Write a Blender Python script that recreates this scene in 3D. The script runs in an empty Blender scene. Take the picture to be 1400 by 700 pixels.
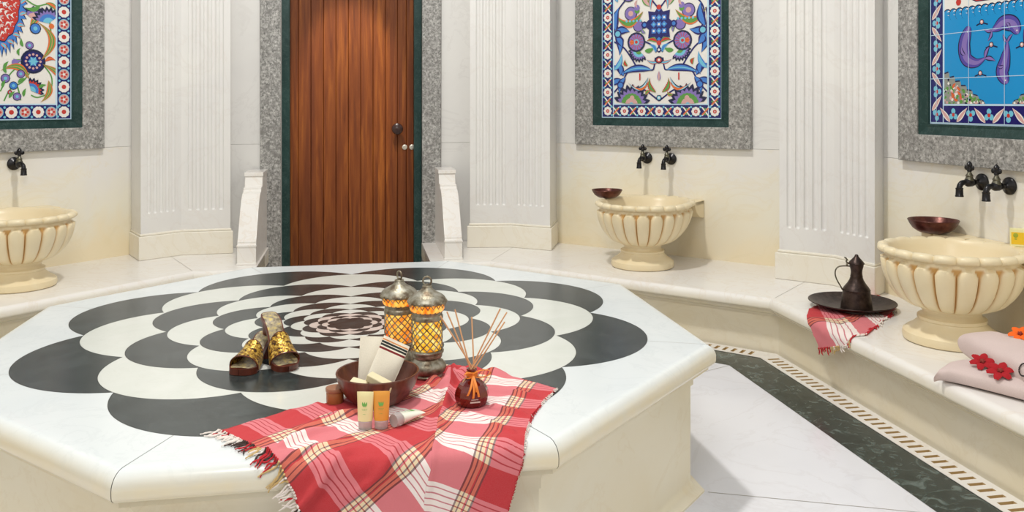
import bpy, bmesh, math, random
from math import sin, cos, pi, radians, sqrt, atan2, floor
from mathutils import Vector, Matrix
random.seed(7)
SC = bpy.context.scene
COL = SC.collection

# ---------------------------------------------------------------- survey of the room
CAM = (0.6246, -3.2944, 1.3702)
FOC, CX, HY = 1168.56, 700.0, 140.63          # level camera with rising front
SLAB_Z, BENCH_Z = 0.52, 0.308

def ray(px, py):
    return ((px-CX)/FOC, 1.0, -(py-HY)/FOC)

def G(px, py, z):                              # point of a level plane
    d = ray(px, py); t = (z-CAM[2])/d[2]
    return Vector((CAM[0]+t*d[0], CAM[1]+t*d[1], z))

class Wall:                                    # a vertical wall: outward normal at angle al, distance A from the origin
    def __init__(s, al, A):
        s.deg = al; a = radians(al)
        s.n = Vector((cos(a), sin(a), 0)); s.t = Vector((s.n.y, -s.n.x, 0)); s.A = A
        s.rot = a-pi/2
    def at(s, u, d=0, z=0):                    # u to the right seen from inside, d out of the wall into the room
        return s.t*u + s.n*(s.A-d) + Vector((0, 0, z))
    def P(s, px, py, off=0):
        d = ray(px, py); dn = d[0]*s.n.x+d[1]*s.n.y
        t = (s.A-off-CAM[0]*s.n.x-CAM[1]*s.n.y)/dn
        p = Vector(CAM)+Vector(d)*t
        return (p.dot(s.t), p.z)

W_LEFT, W_DOOR, W_MID, W_RIGHT = Wall(145.2, 3.22), Wall(100.2, 3.18), Wall(55.2, 3.18), Wall(12.5, 2.97)
W_L2, W_R2 = Wall(190.2, 3.22), Wall(-34.8, 3.15)
W_L3 = Wall(235.2, 3.25)

# ---------------------------------------------------------------- mesh builder
class MB:
    def __init__(s): s.v = []; s.f = []; s.m = []; s.uv = {}; s.col = {}
    def vert(s, p): s.v.append(tuple(p)); return len(s.v)-1
    def face(s, ids, m=0): s.f.append(tuple(ids)); s.m.append(m)
    def poly(s, pts, m=0): s.face([s.vert(p) for p in pts], m)
    def grid(s, rows, m=0, cu=False, cv=False):
        ids = [[s.vert(p) for p in r] for r in rows]
        R, C_ = len(ids), len(ids[0])
        for i in range(R if cv else R-1):
            for j in range(C_ if cu else C_-1):
                a, b, c, d = ids[i][j], ids[i][(j+1) % C_], ids[(i+1) % R][(j+1) % C_], ids[(i+1) % R][j]
                s.face((a, b, c, d), m(i, j) if callable(m) else m)
        return ids
    def box(s, x0, x1, y0, y1, z0, z1, m=0, M=None):
        P = [(x0,y0,z0),(x1,y0,z0),(x1,y1,z0),(x0,y1,z0),(x0,y0,z1),(x1,y0,z1),(x1,y1,z1),(x0,y1,z1)]
        if M is not None: P = [M @ Vector(p) for p in P]
        i = [s.vert(p) for p in P]
        for q in ((3,2,1,0),(4,5,6,7),(0,1,5,4),(1,2,6,5),(2,3,7,6),(3,0,4,7)): s.face([i[k] for k in q], m)
    def prism(s, poly, z0, z1, m=0, mt=None):
        n = len(poly); a = [s.vert((p[0],p[1],z0)) for p in poly]; b = [s.vert((p[0],p[1],z1)) for p in poly]
        s.face(a[::-1], m); s.face(b, m if mt is None else mt)
        for i in range(n): s.face((a[i], a[(i+1)%n], b[(i+1)%n], b[i]), m)
    def lathe(s, prof, n=32, c=(0,0,0), m=0, M=None, fn=None):
        rows = []
        for k, (r, z) in enumerate(prof):
            row = []
            for j in range(n):
                a = 2*pi*j/n
                rr, zz = (r, z) if fn is None else fn(r, z, a, k)
                p = Vector((rr*cos(a), rr*sin(a), zz))
                if M is not None: p = M @ p
                row.append(p+Vector(c))
            rows.append(row)
        ids = s.grid(rows, m, cu=True)
        if prof[0][0] > 1e-5: s.face(ids[0][::-1], m if not callable(m) else 0)
        if prof[-1][0] > 1e-5: s.face(ids[-1], m if not callable(m) else 0)
        return ids
    def tube(s, pts, r, n=8, m=0, caps=True, flat=1.0):
        pts = [Vector(p) for p in pts]; N = len(pts); up = None; rows = []
        for i, p in enumerate(pts):
            t = (pts[min(i+1,N-1)]-pts[max(i-1,0)]).normalized()
            if up is None:
                up = Vector((0,0,1)) if abs(t.z) < .9 else Vector((1,0,0))
            x = t.cross(up).normalized(); up = x.cross(t).normalized()
            rr = r[i] if isinstance(r, (list, tuple)) else r
            rows.append([p+x*(rr*cos(2*pi*k/n))+up*(rr*flat*sin(2*pi*k/n)) for k in range(n)])
        ids = s.grid(rows, m, cu=True)
        if caps: s.face(ids[0][::-1], m); s.face(ids[-1], m)
    def ball(s, c, r, m=0, n=12, sc=(1,1,1)):
        rows = []
        for i in range(n//2+1):
            a = pi*i/(n//2)
            rows.append([Vector(c)+Vector((r*sc[0]*sin(a)*cos(2*pi*j/n), r*sc[1]*sin(a)*sin(2*pi*j/n), -r*sc[2]*cos(a))) for j in range(n)])
        s.grid(rows, m, cu=True)
    def build(s, name, mats, parent=None, sharp=38, smooth=True, merge=True, loc=None, rz=None, bevel=0, solid=0, subd=0, flip=True):
        me = bpy.data.meshes.new(name)
        me.from_pydata(s.v, [], s.f)
        for mt in (mats if isinstance(mats, (list, tuple)) else [mats]): me.materials.append(mt)
        for p, mi in zip(me.polygons, s.m): p.material_index = mi
        if s.uv:
            uvl = me.uv_layers.new(name='UVMap')
            for p in me.polygons:
                for li in p.loop_indices: uvl.data[li].uv = s.uv.get(me.loops[li].vertex_index, (0, 0))
        if s.col:
            ca = me.attributes.new('stain', 'FLOAT', 'POINT')
            for k, val in s.col.items(): ca.data[k].value = val
        bm = bmesh.new(); bm.from_mesh(me)
        if merge: bmesh.ops.remove_doubles(bm, verts=bm.verts, dist=1e-5)
        if merge: bmesh.ops.dissolve_degenerate(bm, edges=bm.edges, dist=1e-6)
        if flip: bmesh.ops.recalc_face_normals(bm, faces=bm.faces)
        for f in bm.faces: f.smooth = smooth
        ca = radians(sharp)
        for e in bm.edges:
            if len(e.link_faces) != 2 or e.calc_face_angle(0) > ca: e.smooth = False
        bm.to_mesh(me); bm.free()
        o = bpy.data.objects.new(name, me); COL.objects.link(o)
        if parent is not None: o.parent = parent
        if loc is not None: o.location = loc
        if rz is not None: o.rotation_euler = (0, 0, rz)
        if bevel:
            b = o.modifiers.new('b', 'BEVEL'); b.width = bevel; b.segments = 3; b.limit_method = 'ANGLE'; b.angle_limit = radians(40)
            b.harden_normals = True
        if solid:
            b = o.modifiers.new('s', 'SOLIDIFY'); b.thickness = solid; b.offset = 0
        if subd:
            b = o.modifiers.new('u', 'SUBSURF'); b.levels = subd; b.render_levels = subd
        return o

def tag(o, label, cat, group=None, kind=None):
    if label: o['label'] = label
    if cat: o['category'] = cat
    if group: o['group'] = group
    if kind: o['kind'] = kind
    return o
def thing(name, label, cat, loc=(0,0,0), rz=0, group=None):
    o = bpy.data.objects.new(name, None); COL.objects.link(o); o.empty_display_size = .05
    o.location = loc; o.rotation_euler = (0, 0, rz)
    return tag(o, label, cat, group)
def structure(o, label=None):
    o['kind'] = 'structure'
    if label: o['label'] = label
    return o
def dup(root, loc, rz, label, group=None):
    r = root.copy(); COL.objects.link(r); r.location = loc; r.rotation_euler = (0, 0, rz); r['label'] = label
    if group: r['group'] = group
    for ch in [c for c in root.children]:
        c = ch.copy(); COL.objects.link(c); c.parent = r
        for g in ch.children:
            d = g.copy(); COL.objects.link(d); d.parent = c
    return r

# ---------------------------------------------------------------- materials
class NT:
    def __init__(s, name):
        s.mat = bpy.data.materials.new(name); s.mat.use_nodes = True; s.t = s.mat.node_tree
        s.b = s.t.nodes['Principled BSDF']
    def n(s, typ, **kw):
        nd = s.t.nodes.new(typ)
        for k, v in kw.items():
            if k in nd.inputs.keys(): nd.inputs[k].default_value = v
            else: setattr(nd, k, v)
        return nd
    def l(s, a, b): s.t.links.new(a, b)
    def coord(s, kind='Object'): return s.n('ShaderNodeTexCoord').outputs[kind]
    def noise(s, vec, scale, detail=4, rough=.55, dist=0.0):
        nd = s.n('ShaderNodeTexNoise'); nd.inputs['Scale'].default_value = scale; nd.inputs['Detail'].default_value = detail
        nd.inputs['Roughness'].default_value = rough; nd.inputs['Distortion'].default_value = dist
        s.l(vec, nd.inputs['Vector']); return nd.outputs['Fac']
    def ramp(s, fac, stops, interp='LINEAR'):
        r = s.n('ShaderNodeValToRGB'); cr = r.color_ramp; cr.interpolation = interp
        while len(cr.elements) < len(stops): cr.elements.new(.5)
        for e, (p, c) in zip(cr.elements, stops):
            e.position = p; e.color = (c[0], c[1], c[2], 1) if len(c) == 3 else c
        s.l(fac, r.inputs['Fac']); return r.outputs['Color']
    def mix(s, fac, a, b, mode='MIX'):
        m = s.n('ShaderNodeMix', data_type='RGBA', blend_type=mode)
        for sock, v in ((m.inputs[0], fac), (m.inputs[6], a), (m.inputs[7], b)):
            if hasattr(v, 'links'): s.l(v, sock)
            else: sock.default_value = v if not isinstance(v, tuple) or len(v) == 4 else (*v, 1)
        return m.outputs[2]
    def bump(s, h, strength=.2, dist=.01):
        b = s.n('ShaderNodeBump'); b.inputs['Strength'].default_value = strength; b.inputs['Distance'].default_value = dist
        s.l(h, b.inputs['Height']); s.l(b.outputs[0], s.b.inputs['Normal'])
    def set(s, **kw):
        for k, v in kw.items():
            i = s.b.inputs[k]
            if hasattr(v, 'links'): s.l(v, i)
            else: i.default_value = (*v, 1) if isinstance(v, tuple) and len(v) == 3 else v
        return s.mat

def plain(name, c, rough=.5, metal=0, **kw):
    n = NT(name); return n.set(**{'Base Color': c, 'Roughness': rough, 'Metallic': metal}, **kw)

def marble(name, base, vein, patch, rough=.2, sc=1.0, vein_amt=.5, spec=.5):
    n = NT(name); c = n.coord()
    big = n.noise(c, 1.3*sc, 5, .55, .8)
    col = n.mix(n.ramp(big, [(.35,(0,0,0)),(.68,(1,1,1))]), base, patch)
    vn = n.noise(c, 2.2*sc, 8, .6, 1.6)
    vf = n.ramp(vn, [(.475,(0,0,0)),(.5,(vein_amt,)*3),(.525,(0,0,0))])
    col = n.mix(vf, col, vein)
    fine = n.noise(c, 28*sc, 3, .5)
    col = n.mix(n.ramp(fine, [(.3,(0,0,0)),(.7,(.12,.12,.12))]), col, patch)
    n.set(**{'Base Color': col, 'Roughness': rough, 'Specular IOR Level': spec})
    return n.mat

def dado():                                       # cream marble in cloudy patches, warm reflected light painted in towards the bench
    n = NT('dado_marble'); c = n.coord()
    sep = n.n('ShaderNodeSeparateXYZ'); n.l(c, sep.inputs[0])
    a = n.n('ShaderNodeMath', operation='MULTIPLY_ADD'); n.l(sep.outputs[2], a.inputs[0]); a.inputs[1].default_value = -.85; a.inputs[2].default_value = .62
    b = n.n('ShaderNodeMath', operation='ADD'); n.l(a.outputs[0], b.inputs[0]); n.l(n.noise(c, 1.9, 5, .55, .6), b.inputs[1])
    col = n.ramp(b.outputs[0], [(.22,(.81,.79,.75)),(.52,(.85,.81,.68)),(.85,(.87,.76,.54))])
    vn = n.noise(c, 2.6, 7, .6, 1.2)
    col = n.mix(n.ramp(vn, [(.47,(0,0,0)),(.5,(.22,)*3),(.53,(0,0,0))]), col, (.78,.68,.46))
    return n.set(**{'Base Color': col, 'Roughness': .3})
M = {}
M['wall_up'] = marble('wall_marble', (.80,.79,.76), (.60,.58,.56), (.74,.73,.71), .32, .8, .25)
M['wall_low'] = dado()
M['pilaster'] = marble('pilaster_marble', (.80,.79,.76), (.70,.66,.62), (.74,.73,.72), .3, .9, .3)
M['plinth'] = marble('plinth_marble', (.84,.79,.67), (.74,.66,.5), (.86,.83,.75), .28, 1.1, .3)
M['bench'] = marble('bench_marble', (.86,.84,.79), (.72,.62,.50), (.82,.79,.76), .2, 1.2, .35)
M['bench_face'] = marble('bench_face_marble', (.80,.71,.51), (.66,.55,.35), (.82,.76,.62), .3, 1.2, .18)
M['slab'] = marble('slab_marble', (.77,.81,.81), (.62,.67,.68), (.71,.76,.77), .2, 1.6, .3)
M['slab_face'] = marble('slab_face_marble', (.80,.71,.51), (.68,.54,.32), (.84,.79,.64), .25, 1.1, .16)
M['inlay_white'] = marble('inlay_white_marble', (.72,.74,.69), (.62,.63,.57), (.66,.69,.63), .2, 3, .25)
M['inlay_pink'] = marble('inlay_rose_marble', (.62,.54,.48), (.5,.4,.36), (.7,.6,.55), .15, 5, .25)
M['inlay_dark'] = marble('inlay_dark_marble', (.016,.024,.024), (.10,.12,.12), (.040,.052,.052), .22, 6, .35)
M['floor'] = marble('floor_marble', (.80,.81,.86), (.66,.65,.68), (.75,.76,.81), .16, .9, .35)
M['grout'] = plain('grout', (.33,.30,.26), .8)
M['ochre'] = plain('slot_ochre', (.55,.40,.20), .8)
M['trim_green'] = marble('green_marble', (.010,.034,.030), (.10,.15,.14), (.022,.055,.050), .3, 7, .3, .25)

def edged(name, base, vein, patch, edge, z0, z1, rough, sc):  # cream below the top edge: warm light and staining mixed into the colour
    n = NT(name); c = n.coord(); big = n.noise(c, 1.3*sc, 5, .55, .8)
    col = n.mix(n.ramp(big, [(.35,(0,0,0)),(.68,(1,1,1))]), base, patch)
    col = n.mix(n.ramp(n.noise(c, 2.2*sc, 8, .6, 1.6), [(.475,(0,0,0)),(.5,(.3,)*3),(.525,(0,0,0))]), col, vein)
    sep = n.n('ShaderNodeSeparateXYZ'); n.l(c, sep.inputs[0])
    mr = n.n('ShaderNodeMapRange'); n.l(sep.outputs[2], mr.inputs[0]); mr.inputs[1].default_value = z0; mr.inputs[2].default_value = z1; mr.inputs[3].default_value = 1; mr.inputs[4].default_value = 0
    f = n.n('ShaderNodeMath', operation='MULTIPLY'); n.l(mr.outputs[0], f.inputs[0]); n.l(n.ramp(n.noise(c, 5, 4, .6), [(.25,(.55,)*3),(.6,(1,)*3)]), f.inputs[1])
    return n.set(**{'Base Color': n.mix(f.outputs[0], col, edge), 'Roughness': rough})
def granite(name):
    n = NT(name); c = n.coord()
    a = n.noise(c, 70, 4, .7); b = n.noise(c, 22, 5, .7, 1.0)
    col = n.ramp(a, [(.30,(.07,.07,.068)),(.45,(.27,.265,.25)),(.58,(.44,.43,.41)),(.72,(.68,.67,.65))])
    col = n.mix(n.ramp(b, [(.38,(.75,.75,.75)),(.52,(0,0,0))]), col, (.17,.165,.155))
    return n.set(**{'Base Color': col, 'Roughness': .35})
M['slab'] = edged('slab_marble', (.77,.81,.81), (.62,.67,.68), (.71,.76,.77), (.84,.75,.55), .478, .519, .2, 1.6)
M['bench_top'] = edged('bench_top_marble', (.86,.84,.79), (.72,.62,.50), (.82,.79,.76), (.82,.74,.55), .245, .300, .2, 1.2)
M['granite'] = granite('grey_granite')

def floor_green():
    n = NT('green_floor_marble'); c = n.coord()
    w = n.noise(c, 14, 6, .65, 1.5)
    col = n.ramp(w, [(.36,(.012,.022,.022)),(.55,(.030,.048,.046)),(.66,(.12,.16,.15))])
    n.bump(w, .15, .004)
    return n.set(**{'Base Color': col, 'Roughness': .2})
M['floor_green'] = floor_green()

def wood_door():
    n = NT('door_wood'); c = n.coord()
    sep = n.n('ShaderNodeSeparateXYZ'); n.l(c, sep.inputs[0])
    fl = n.n('ShaderNodeMath', operation='MULTIPLY_ADD'); n.l(sep.outputs[0], fl.inputs[0]); fl.inputs[1].default_value = 1/.0925; fl.inputs[2].default_value = 10.06
    fr = n.n('ShaderNodeMath', operation='FLOOR'); n.l(fl.outputs[0], fr.inputs[0])
    wn = n.n('ShaderNodeTexWhiteNoise', noise_dimensions='1D'); n.l(fr.outputs[0], wn.inputs['W'])
    mp = n.n('ShaderNodeMapping'); mp.inputs['Scale'].default_value = (26, 26, 1.6); n.l(c, mp.inputs['Vector'])
    ad = n.n('ShaderNodeVectorMath', operation='ADD'); n.l(mp.outputs[0], ad.inputs[0]); n.l(wn.outputs['Color'], ad.inputs[1])
    sc_ = n.n('ShaderNodeVectorMath', operation='SCALE'); n.l(wn.outputs['Color'], sc_.inputs[0]); sc_.inputs['Scale'].default_value = 40
    n.l(sc_.outputs[0], ad.inputs[1])
    g = n.noise(ad.outputs[0], 1.0, 6, .6, .6)
    col = n.ramp(g, [(.25,(.060,.011,.0015)),(.5,(.18,.046,.007)),(.75,(.34,.108,.016))])
    col = n.mix(n.ramp(wn.outputs['Value'], [(0,(0,0,0)),(1,(.55,.55,.55))]), col, (.10,.026,.010))
    n.bump(g, .12, .004)
    return n.set(**{'Base Color': col, 'Roughness': .45, 'Specular IOR Level': .25})
M['door'] = wood_door()

def basin_mat():
    n = NT('cream_onyx'); c = n.coord()
    col = n.mix(n.noise(c, 6, 4, .6, .6), (.80,.67,.42), (.85,.76,.55))
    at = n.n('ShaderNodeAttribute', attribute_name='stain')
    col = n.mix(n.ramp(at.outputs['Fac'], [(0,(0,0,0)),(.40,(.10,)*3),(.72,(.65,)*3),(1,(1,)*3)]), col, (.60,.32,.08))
    return n.set(**{'Base Color': col, 'Roughness': .35})
M['basin'] = basin_mat()
M['tap'] = plain('blackened_brass', (.035,.034,.036), .28, .85)
M['tap_worn'] = plain('worn_brass', (.16,.15,.11), .35, .9)
# ---------------------------------------------------------------- floor and heated slab
OC = Vector((-.047, .008, 0))                  # centre of the octagon of benches
def octa(c, R, k, z=0, ph=-12.2843):           # corner k of an octagon
    a = radians(ph+45*k); return Vector((c[0]+R*cos(a), c[1]+R*sin(a), z))

m = MB()
def ring(R0, R1, z0, z1, mat, k0=0, k1=8, sub=1):
    for k in range(k0, k1):
        m.poly([octa(OC,R0,k,z0), octa(OC,R1,k,z1), octa(OC,R1,k+1,z1), octa(OC,R0,k+1,z0)], mat)
GR0, GR1, FR = 2.525*.85, 2.80*.85, 2.955*.85
ring(0.05, GR0-.001, 0, 0, 0)
m.poly([octa(OC, .05, k, 0) for k in range(8)], 0)
m.poly([octa(OC, 5.2, k, -.012) for k in range(8)], 2)
fl = structure(m.build('floor', [M['floor'], M['grout'], M['bench']], merge=False), 'white polished marble floor around the central slab')
# thin floor joints
m = MB()
def joint(a, b, z, w=.0016):
    a = Vector(a); b = Vector(b); d = (b-a).normalized(); q = Vector((-d.y, d.x, 0))*w
    m.poly([a-q+Vector((0,0,z)), b-q+Vector((0,0,z)), b+q+Vector((0,0,z)), a+q+Vector((0,0,z))], 0)
for k in range(8):
    joint(octa((0,0),1.345,k), octa(OC,GR0,k), .0006)
    if k in (7, 0, 6): 
        a = octa((0,0),1.35,k); b = octa((0,0),1.35,k+1)
m.build('floor_joint', M['grout'], parent=fl, merge=False)
m = MB(); ring(GR0, GR1, 0.0005, 0.0005, 0)
structure(m.build('trim_green_band', M['floor_green'], merge=False), 'dark green marble band running around the white floor')
# pierced channel cover along the benches
m = MB()
aps = cos(radians(22.5))
for k in range(8):
    a0, a1 = GR1*aps+.001, FR*aps
    e = radians(-12.2843+45*k+22.5); n_ = Vector((cos(e), sin(e), 0)); t_ = Vector((-n_.y, n_.x, 0)); tn = math.tan(radians(22.5))
    def pt(a, s, z): return OC + n_*a + t_*s + Vector((0,0,z))
    L0, L1 = a0*tn, a1*tn
    w = a1-a0; r0, r1 = a0+w*.22, a0+w*.76
    Lr0, Lr1 = r0*tn, r1*tn
    m.poly([pt(a0,-L0,.002), pt(r0,-Lr0,.002), pt(r0,Lr0,.002), pt(a0,L0,.002)], 0)
    m.poly([pt(r1,-Lr1,.002), pt(a1,-L1,.002), pt(a1,L1,.002), pt(r1,Lr1,.002)], 0)
    pitch = .049; N = int(2*(Lr0-.03)/pitch); s0 = -N*pitch/2
    m.poly([pt(r0,-Lr0,.002), pt(r1,-Lr1,.002), pt(r1,s0,.002), pt(r0,s0,.002)], 0)
    m.poly([pt(r0,-s0,.002), pt(r1,-s0,.002), pt(r1,Lr1,.002), pt(r0,Lr0,.002)], 0)
    for i in range(N):
        a, b = s0+i*pitch, s0+i*pitch+pitch*.60; c = a+pitch
        m.poly([pt(r0,a,.002), pt(r1,a,.002), pt(r1,b,.002), pt(r0,b,.002)], 0)
        zz = -.010
        for P in ([pt(r0,b,.002),pt(r1,b,.002),pt(r1,b,zz),pt(r0,b,zz)], [pt(r0,c,zz),pt(r1,c,zz),pt(r1,c,.002),pt(r0,c,.002)],
                  [pt(r0,b,.002),pt(r0,b,zz),pt(r0,c,zz),pt(r0,c,.002)], [pt(r1,b,.002),pt(r1,c,.002),pt(r1,c,zz),pt(r1,b,zz)],
                  [pt(r0,b,zz),pt(r1,b,zz),pt(r1,c,zz),pt(r0,c,zz)]): m.poly(P, 1)
structure(m.build('trim_drain_grate', [M['bench'], M['ochre']], merge=False), 'white marble channel cover pierced with slots along the foot of the benches')

# slab
slab = thing('marble_slab', 'big octagonal white marble platform inlaid with dark scalloped petals in mid room', 'platform', (0,0,0))
def sweep(mb, prof, c=(0,0), ks=range(8), closed=True, m=0, ph=-12.2843):
    for k in ks:
        for i in range(len(prof)-1):
            (a0, z0), (a1, z1) = prof[i], prof[i+1]
            mb.poly([octa(c,a0/aps,k,z0,ph), octa(c,a1/aps,k,z1,ph), octa(c,a1/aps,k+1,z1,ph), octa(c,a0/aps,k+1,z0,ph)], m)
A_T = 1.615*.85*aps                          # 1.268
def arc(cx, cz, r, a0, a1, n=6): return [(cx+r*cos(radians(a0+(a1-a0)*i/n)), cz+r*sin(radians(a0+(a1-a0)*i/n))) for i in range(n+1)]
m = MB()
body = [(1.12,0),(1.232,0),(1.232,.006),(1.205,.016),(1.192,.030),(1.187,.040),(1.187,.372),(1.196,.376),(1.196,.392)]
body += arc(1.236,.392,.040,180,90,5)[1:] + [(1.244,.432),(1.244,.446),(1.10,.446)]
sweep(m, body)
m.build('body', M['slab_face'], slab, sharp=30)
m = MB()
prof = [(1.20,.447),(1.252,.447)] + arc(1.248,.467,.020,-90,0,5) + [(A_T,.478)] + arc(A_T-.040,.480,.040,0,90,8) + [(A_T-.06,.52)]
# rim top stones: one per side of the octagon, between bullnose and the scalloped inlay
PH = -12.2843
QT = .8427; CC = .6545; RHO = .3455
def scal(T, th, phase):                       # radius of the scalloped outline of largest radius T at angle th
    d = (math.degrees(th)-PH-phase+22.5) % 45 - 22.5
    d = radians(d); b = CC*cos(d); disc = RHO*RHO-(CC*sin(d))**2
    return T*(b+sqrt(max(disc, 0)))
T0 = 1.334*.85
def octr(a, th):
    d = (math.degrees(th)-PH) % 45 - 22.5
    return a/cos(radians(d))
gap = .0009
for k in range(8):
    rows = []; N = 96
    for i in range(N+1):
        f = i/N; f = .5-.5*cos(pi*f)
        th = radians(PH+45*k+45*f)
        def off(r):                            # keeps a hair-wide joint between two stones
            d = min(max(th, radians(PH+45*k)+gap/r), radians(PH+45*(k+1))-gap/r); return Vector((r*cos(d), r*sin(d), 0))
        r0 = scal(T0, th, 0)+.0006; r1 = octr(A_T-.06, th)
        row = [off(r0+(r1-r0)*q/4)+Vector((0,0,.52)) for q in range(5)]
        row += [off(octr(a, th))+Vector((0,0,z)) for a, z in prof[::-1][1:]]
        rows.append(row)
    m.grid(rows, 0)
m.build('rim', M['slab'], slab, sharp=35, merge=False)
m = MB()
m.poly([Vector((1.2*cos(radians(PH+45*k)), 1.2*sin(radians(PH+45*k)), .5165)) for k in range(8)], 0)
sweep(m, [(1.1,.5165),(1.230,.5165),(1.238,.505),(1.254,.48),(1.25,.45)])
m.build('joint', M['grout'], slab, merge=False)
m = MB()
angs = sorted(set([radians(PH+22.5*j) for j in range(16)] + [radians(PH+360*i/640) for i in range(640)]))
NR = 15; S = .833
Ts = [T0]
for i in range(1, NR): Ts.append(Ts[-1]*(QT if i == 1 else S))
for i in range(NR):
    T = Ts[i]; ph = 0 if i % 2 == 0 else 22.5
    mi = 1 if i % 2 == 0 else (0 if i < 11 else 2)
    ids_o, ids_i = [], []
    for th in angs:
        ro = scal(T, th, ph)
        ri = min(scal(Ts[i+1], th, 22.5-ph), ro) if i+1 < NR else .0
        g = .0005 if ro-ri > .004 else 0
        ro -= g; ri += g
        ids_o.append(m.vert((ro*cos(th), ro*sin(th), .52))); ids_i.append(m.vert((ri*cos(th), ri*sin(th), .52)))
    n = len(angs)
    for j in range(n): m.face((ids_o[j], ids_o[(j+1)%n], ids_i[(j+1)%n], ids_i[j]), mi)
m.build('inlay', [M['inlay_white'], M['inlay_dark'], M['inlay_pink']], slab, merge=False, flip=False)

# ---------------------------------------------------------------- walls
walls = [('wall_left', W_LEFT), ('wall_back', W_DOOR), ('wall_centre', W_MID), ('wall_right', W_RIGHT), ('wall_front_right', W_R2),
         ('wall_side_left', W_L2), ('wall_front_left', W_L3)]
def cross(w1, w2):
    d = w1.n.x*w2.n.y-w1.n.y*w2.n.x
    return Vector(((w1.A*w2.n.y-w2.A*w1.n.y)/d, (w1.n.x*w2.A-w2.n.x*w1.A)/d, 0))
order = [W_L3, W_L2, W_LEFT, W_DOOR, W_MID, W_RIGHT, W_R2]
corner = [cross(order[i], order[i+1]) for i in range(6)]
H = 3.6
JZ = 1.066
def wall_mesh(name, w, u0, u1, hole=None, label=None):
    m = MB()
    def slabp(a, b, z0, z1, mi, d=0.0):
        m.box(a+.0008, b-.0008, -d, .06, z0+.0008, z1-.0008, mi)
    if hole is None:
        L = u1-u0
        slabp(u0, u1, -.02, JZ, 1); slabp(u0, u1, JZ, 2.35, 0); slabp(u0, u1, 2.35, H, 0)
    else:
        a, b, zt = hole
        for p, q in ((u0, a), (b, u1)):
            slabp(p, q, -.02, JZ, 0); slabp(p, q, JZ, 2.35, 0); slabp(p, q, 2.35, H, 0)
        slabp(a, b, zt, H, 0)
    m.box(u0, u1, .055, .2, -.02, H, 2) if hole is None else None
    if hole: m.box(u0, hole[0], .055, .2, -.02, H, 2); m.box(hole[1], u1, .055, .2, -.02, H, 2); m.box(hole[0], hole[1], .055, .2, hole[2], H, 2)
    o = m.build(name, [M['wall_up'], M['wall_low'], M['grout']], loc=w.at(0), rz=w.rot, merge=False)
    return structure(o, label)
def ucoord(w, p): return p.dot(w.t)
DOOR_U0, DOOR_U1 = -.527, .520
for i, (nm, w) in enumerate([('wall_front_left', W_L3), ('wall_side_left', W_L2), ('wall_left', W_LEFT), ('wall_back', W_DOOR), ('wall_centre', W_MID), ('wall_right', W_RIGHT), ('wall_front_right', W_R2)]):
    u0 = ucoord(w, corner[i-1]) if i > 0 else -1.35
    u1 = ucoord(w, corner[i]) if i < 6 else 1.3
    wall_mesh(nm, w, u0, u1, (DOOR_U0, DOOR_U1, 2.42) if nm == 'wall_back' else None,
              {'wall_back': 'white marble wall holding the wooden door', 'wall_left': 'marble wall behind the left basin', 'wall_centre': 'marble wall behind the centre basin',
               'wall_right': 'marble wall behind the right basin'}.get(nm, 'plain marble wall beside the camera'))

# ---------------------------------------------------------------- door and its surround
dr = bpy.data.objects.new('door_1', None); COL.objects.link(dr); dr.location = W_DOOR.at(0); dr.rotation_euler = (0,0,W_DOOR.rot); structure(dr, 'reddish brown plank door in a grey and green stone surround')
m = MB()
xs = [-.472]+[-.435+.0925*i for i in range(10)]+[.452]
xs = [-.472, -.412]+[-.412+.0925*i for i in range(1, 9)]+[.395, .452]
for a, b in zip(xs[:-1], xs[1:]):
    g = .0035
    m.poly([(a,.088,0),(a+g,.080,0),(b-g,.080,0),(b,.088,0),(b,.115,0),(a,.115,0)][::-1], 0)
    P = [(a,.088),(a+g,.080),(b-g,.080),(b,.088)]
    for p, q in zip(P[:-1], P[1:]): m.poly([(p[0],p[1],0),(q[0],q[1],0),(q[0],q[1],2.30),(p[0],p[1],2.30)], 0)
m.build('door_leaf', M['door'], dr, smooth=False, merge=False)
m = MB(); m.lathe([(.0,-.004),(.03,-.004),(.032,-.010),(.016,-.016),(.014,-.035),(.036,-.045),(.044,-.062),(.036,-.078),(.012,-.086),(0,-.087)][::1], 24, M=Matrix.Rotation(radians(-90),4,'X').inverted() @ Matrix.Rotation(pi,4,'X'))
kb = MB(); kb.lathe([(.0,0),(.030,0),(.030,.006),(.016,.010),(.014,.030),(.034,.038),(.044,.052),(.040,.068),(.022,.078),(0,.080)], 24, M=Matrix.Rotation(radians(90),4,'X'))
ko = kb.build('door_knob', plain('dark_knob', (.028,.010,.008), .25), dr); ko.location = (.325,.080,1.172)
for xk, rr in ((.383,.020),(.438,.020)):
    kb = MB(); kb.lathe([(0,0),(rr,0),(rr,.004),(rr*.8,.006),(rr*.35,.006),(rr*.3,.002),(0,.002)], 20, M=Matrix.Rotation(radians(90),4,'X'))
    q = kb.build('lock_plate', plain('nickel', (.62,.58,.50), .3, .8), dr); q.location = (xk, .080, 1.030)
m = MB()
for a, b in ((-.527,-.470),(.450,.507)):
    m.box(a, b, .02, .13, 0, 2.36)
m.box(-.527, .507, .02, .13, 2.30, 2.36)
m.build('green_trim', M['trim_green'], dr, bevel=.004)
m = MB()
for a, b in ((-.674,-.529),(.509,.650)):
    m.box(a, b, -.035, .12, 0, 2.52)
m.box(-.674, .650, -.035, .12, 2.362, 2.52)
m.build('granite_surround', M['granite'], dr, bevel=.004)
m = MB(); m.box(-.6,.6,.13,.16,0,2.5); m.build('backing', M['grout'], dr)

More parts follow.
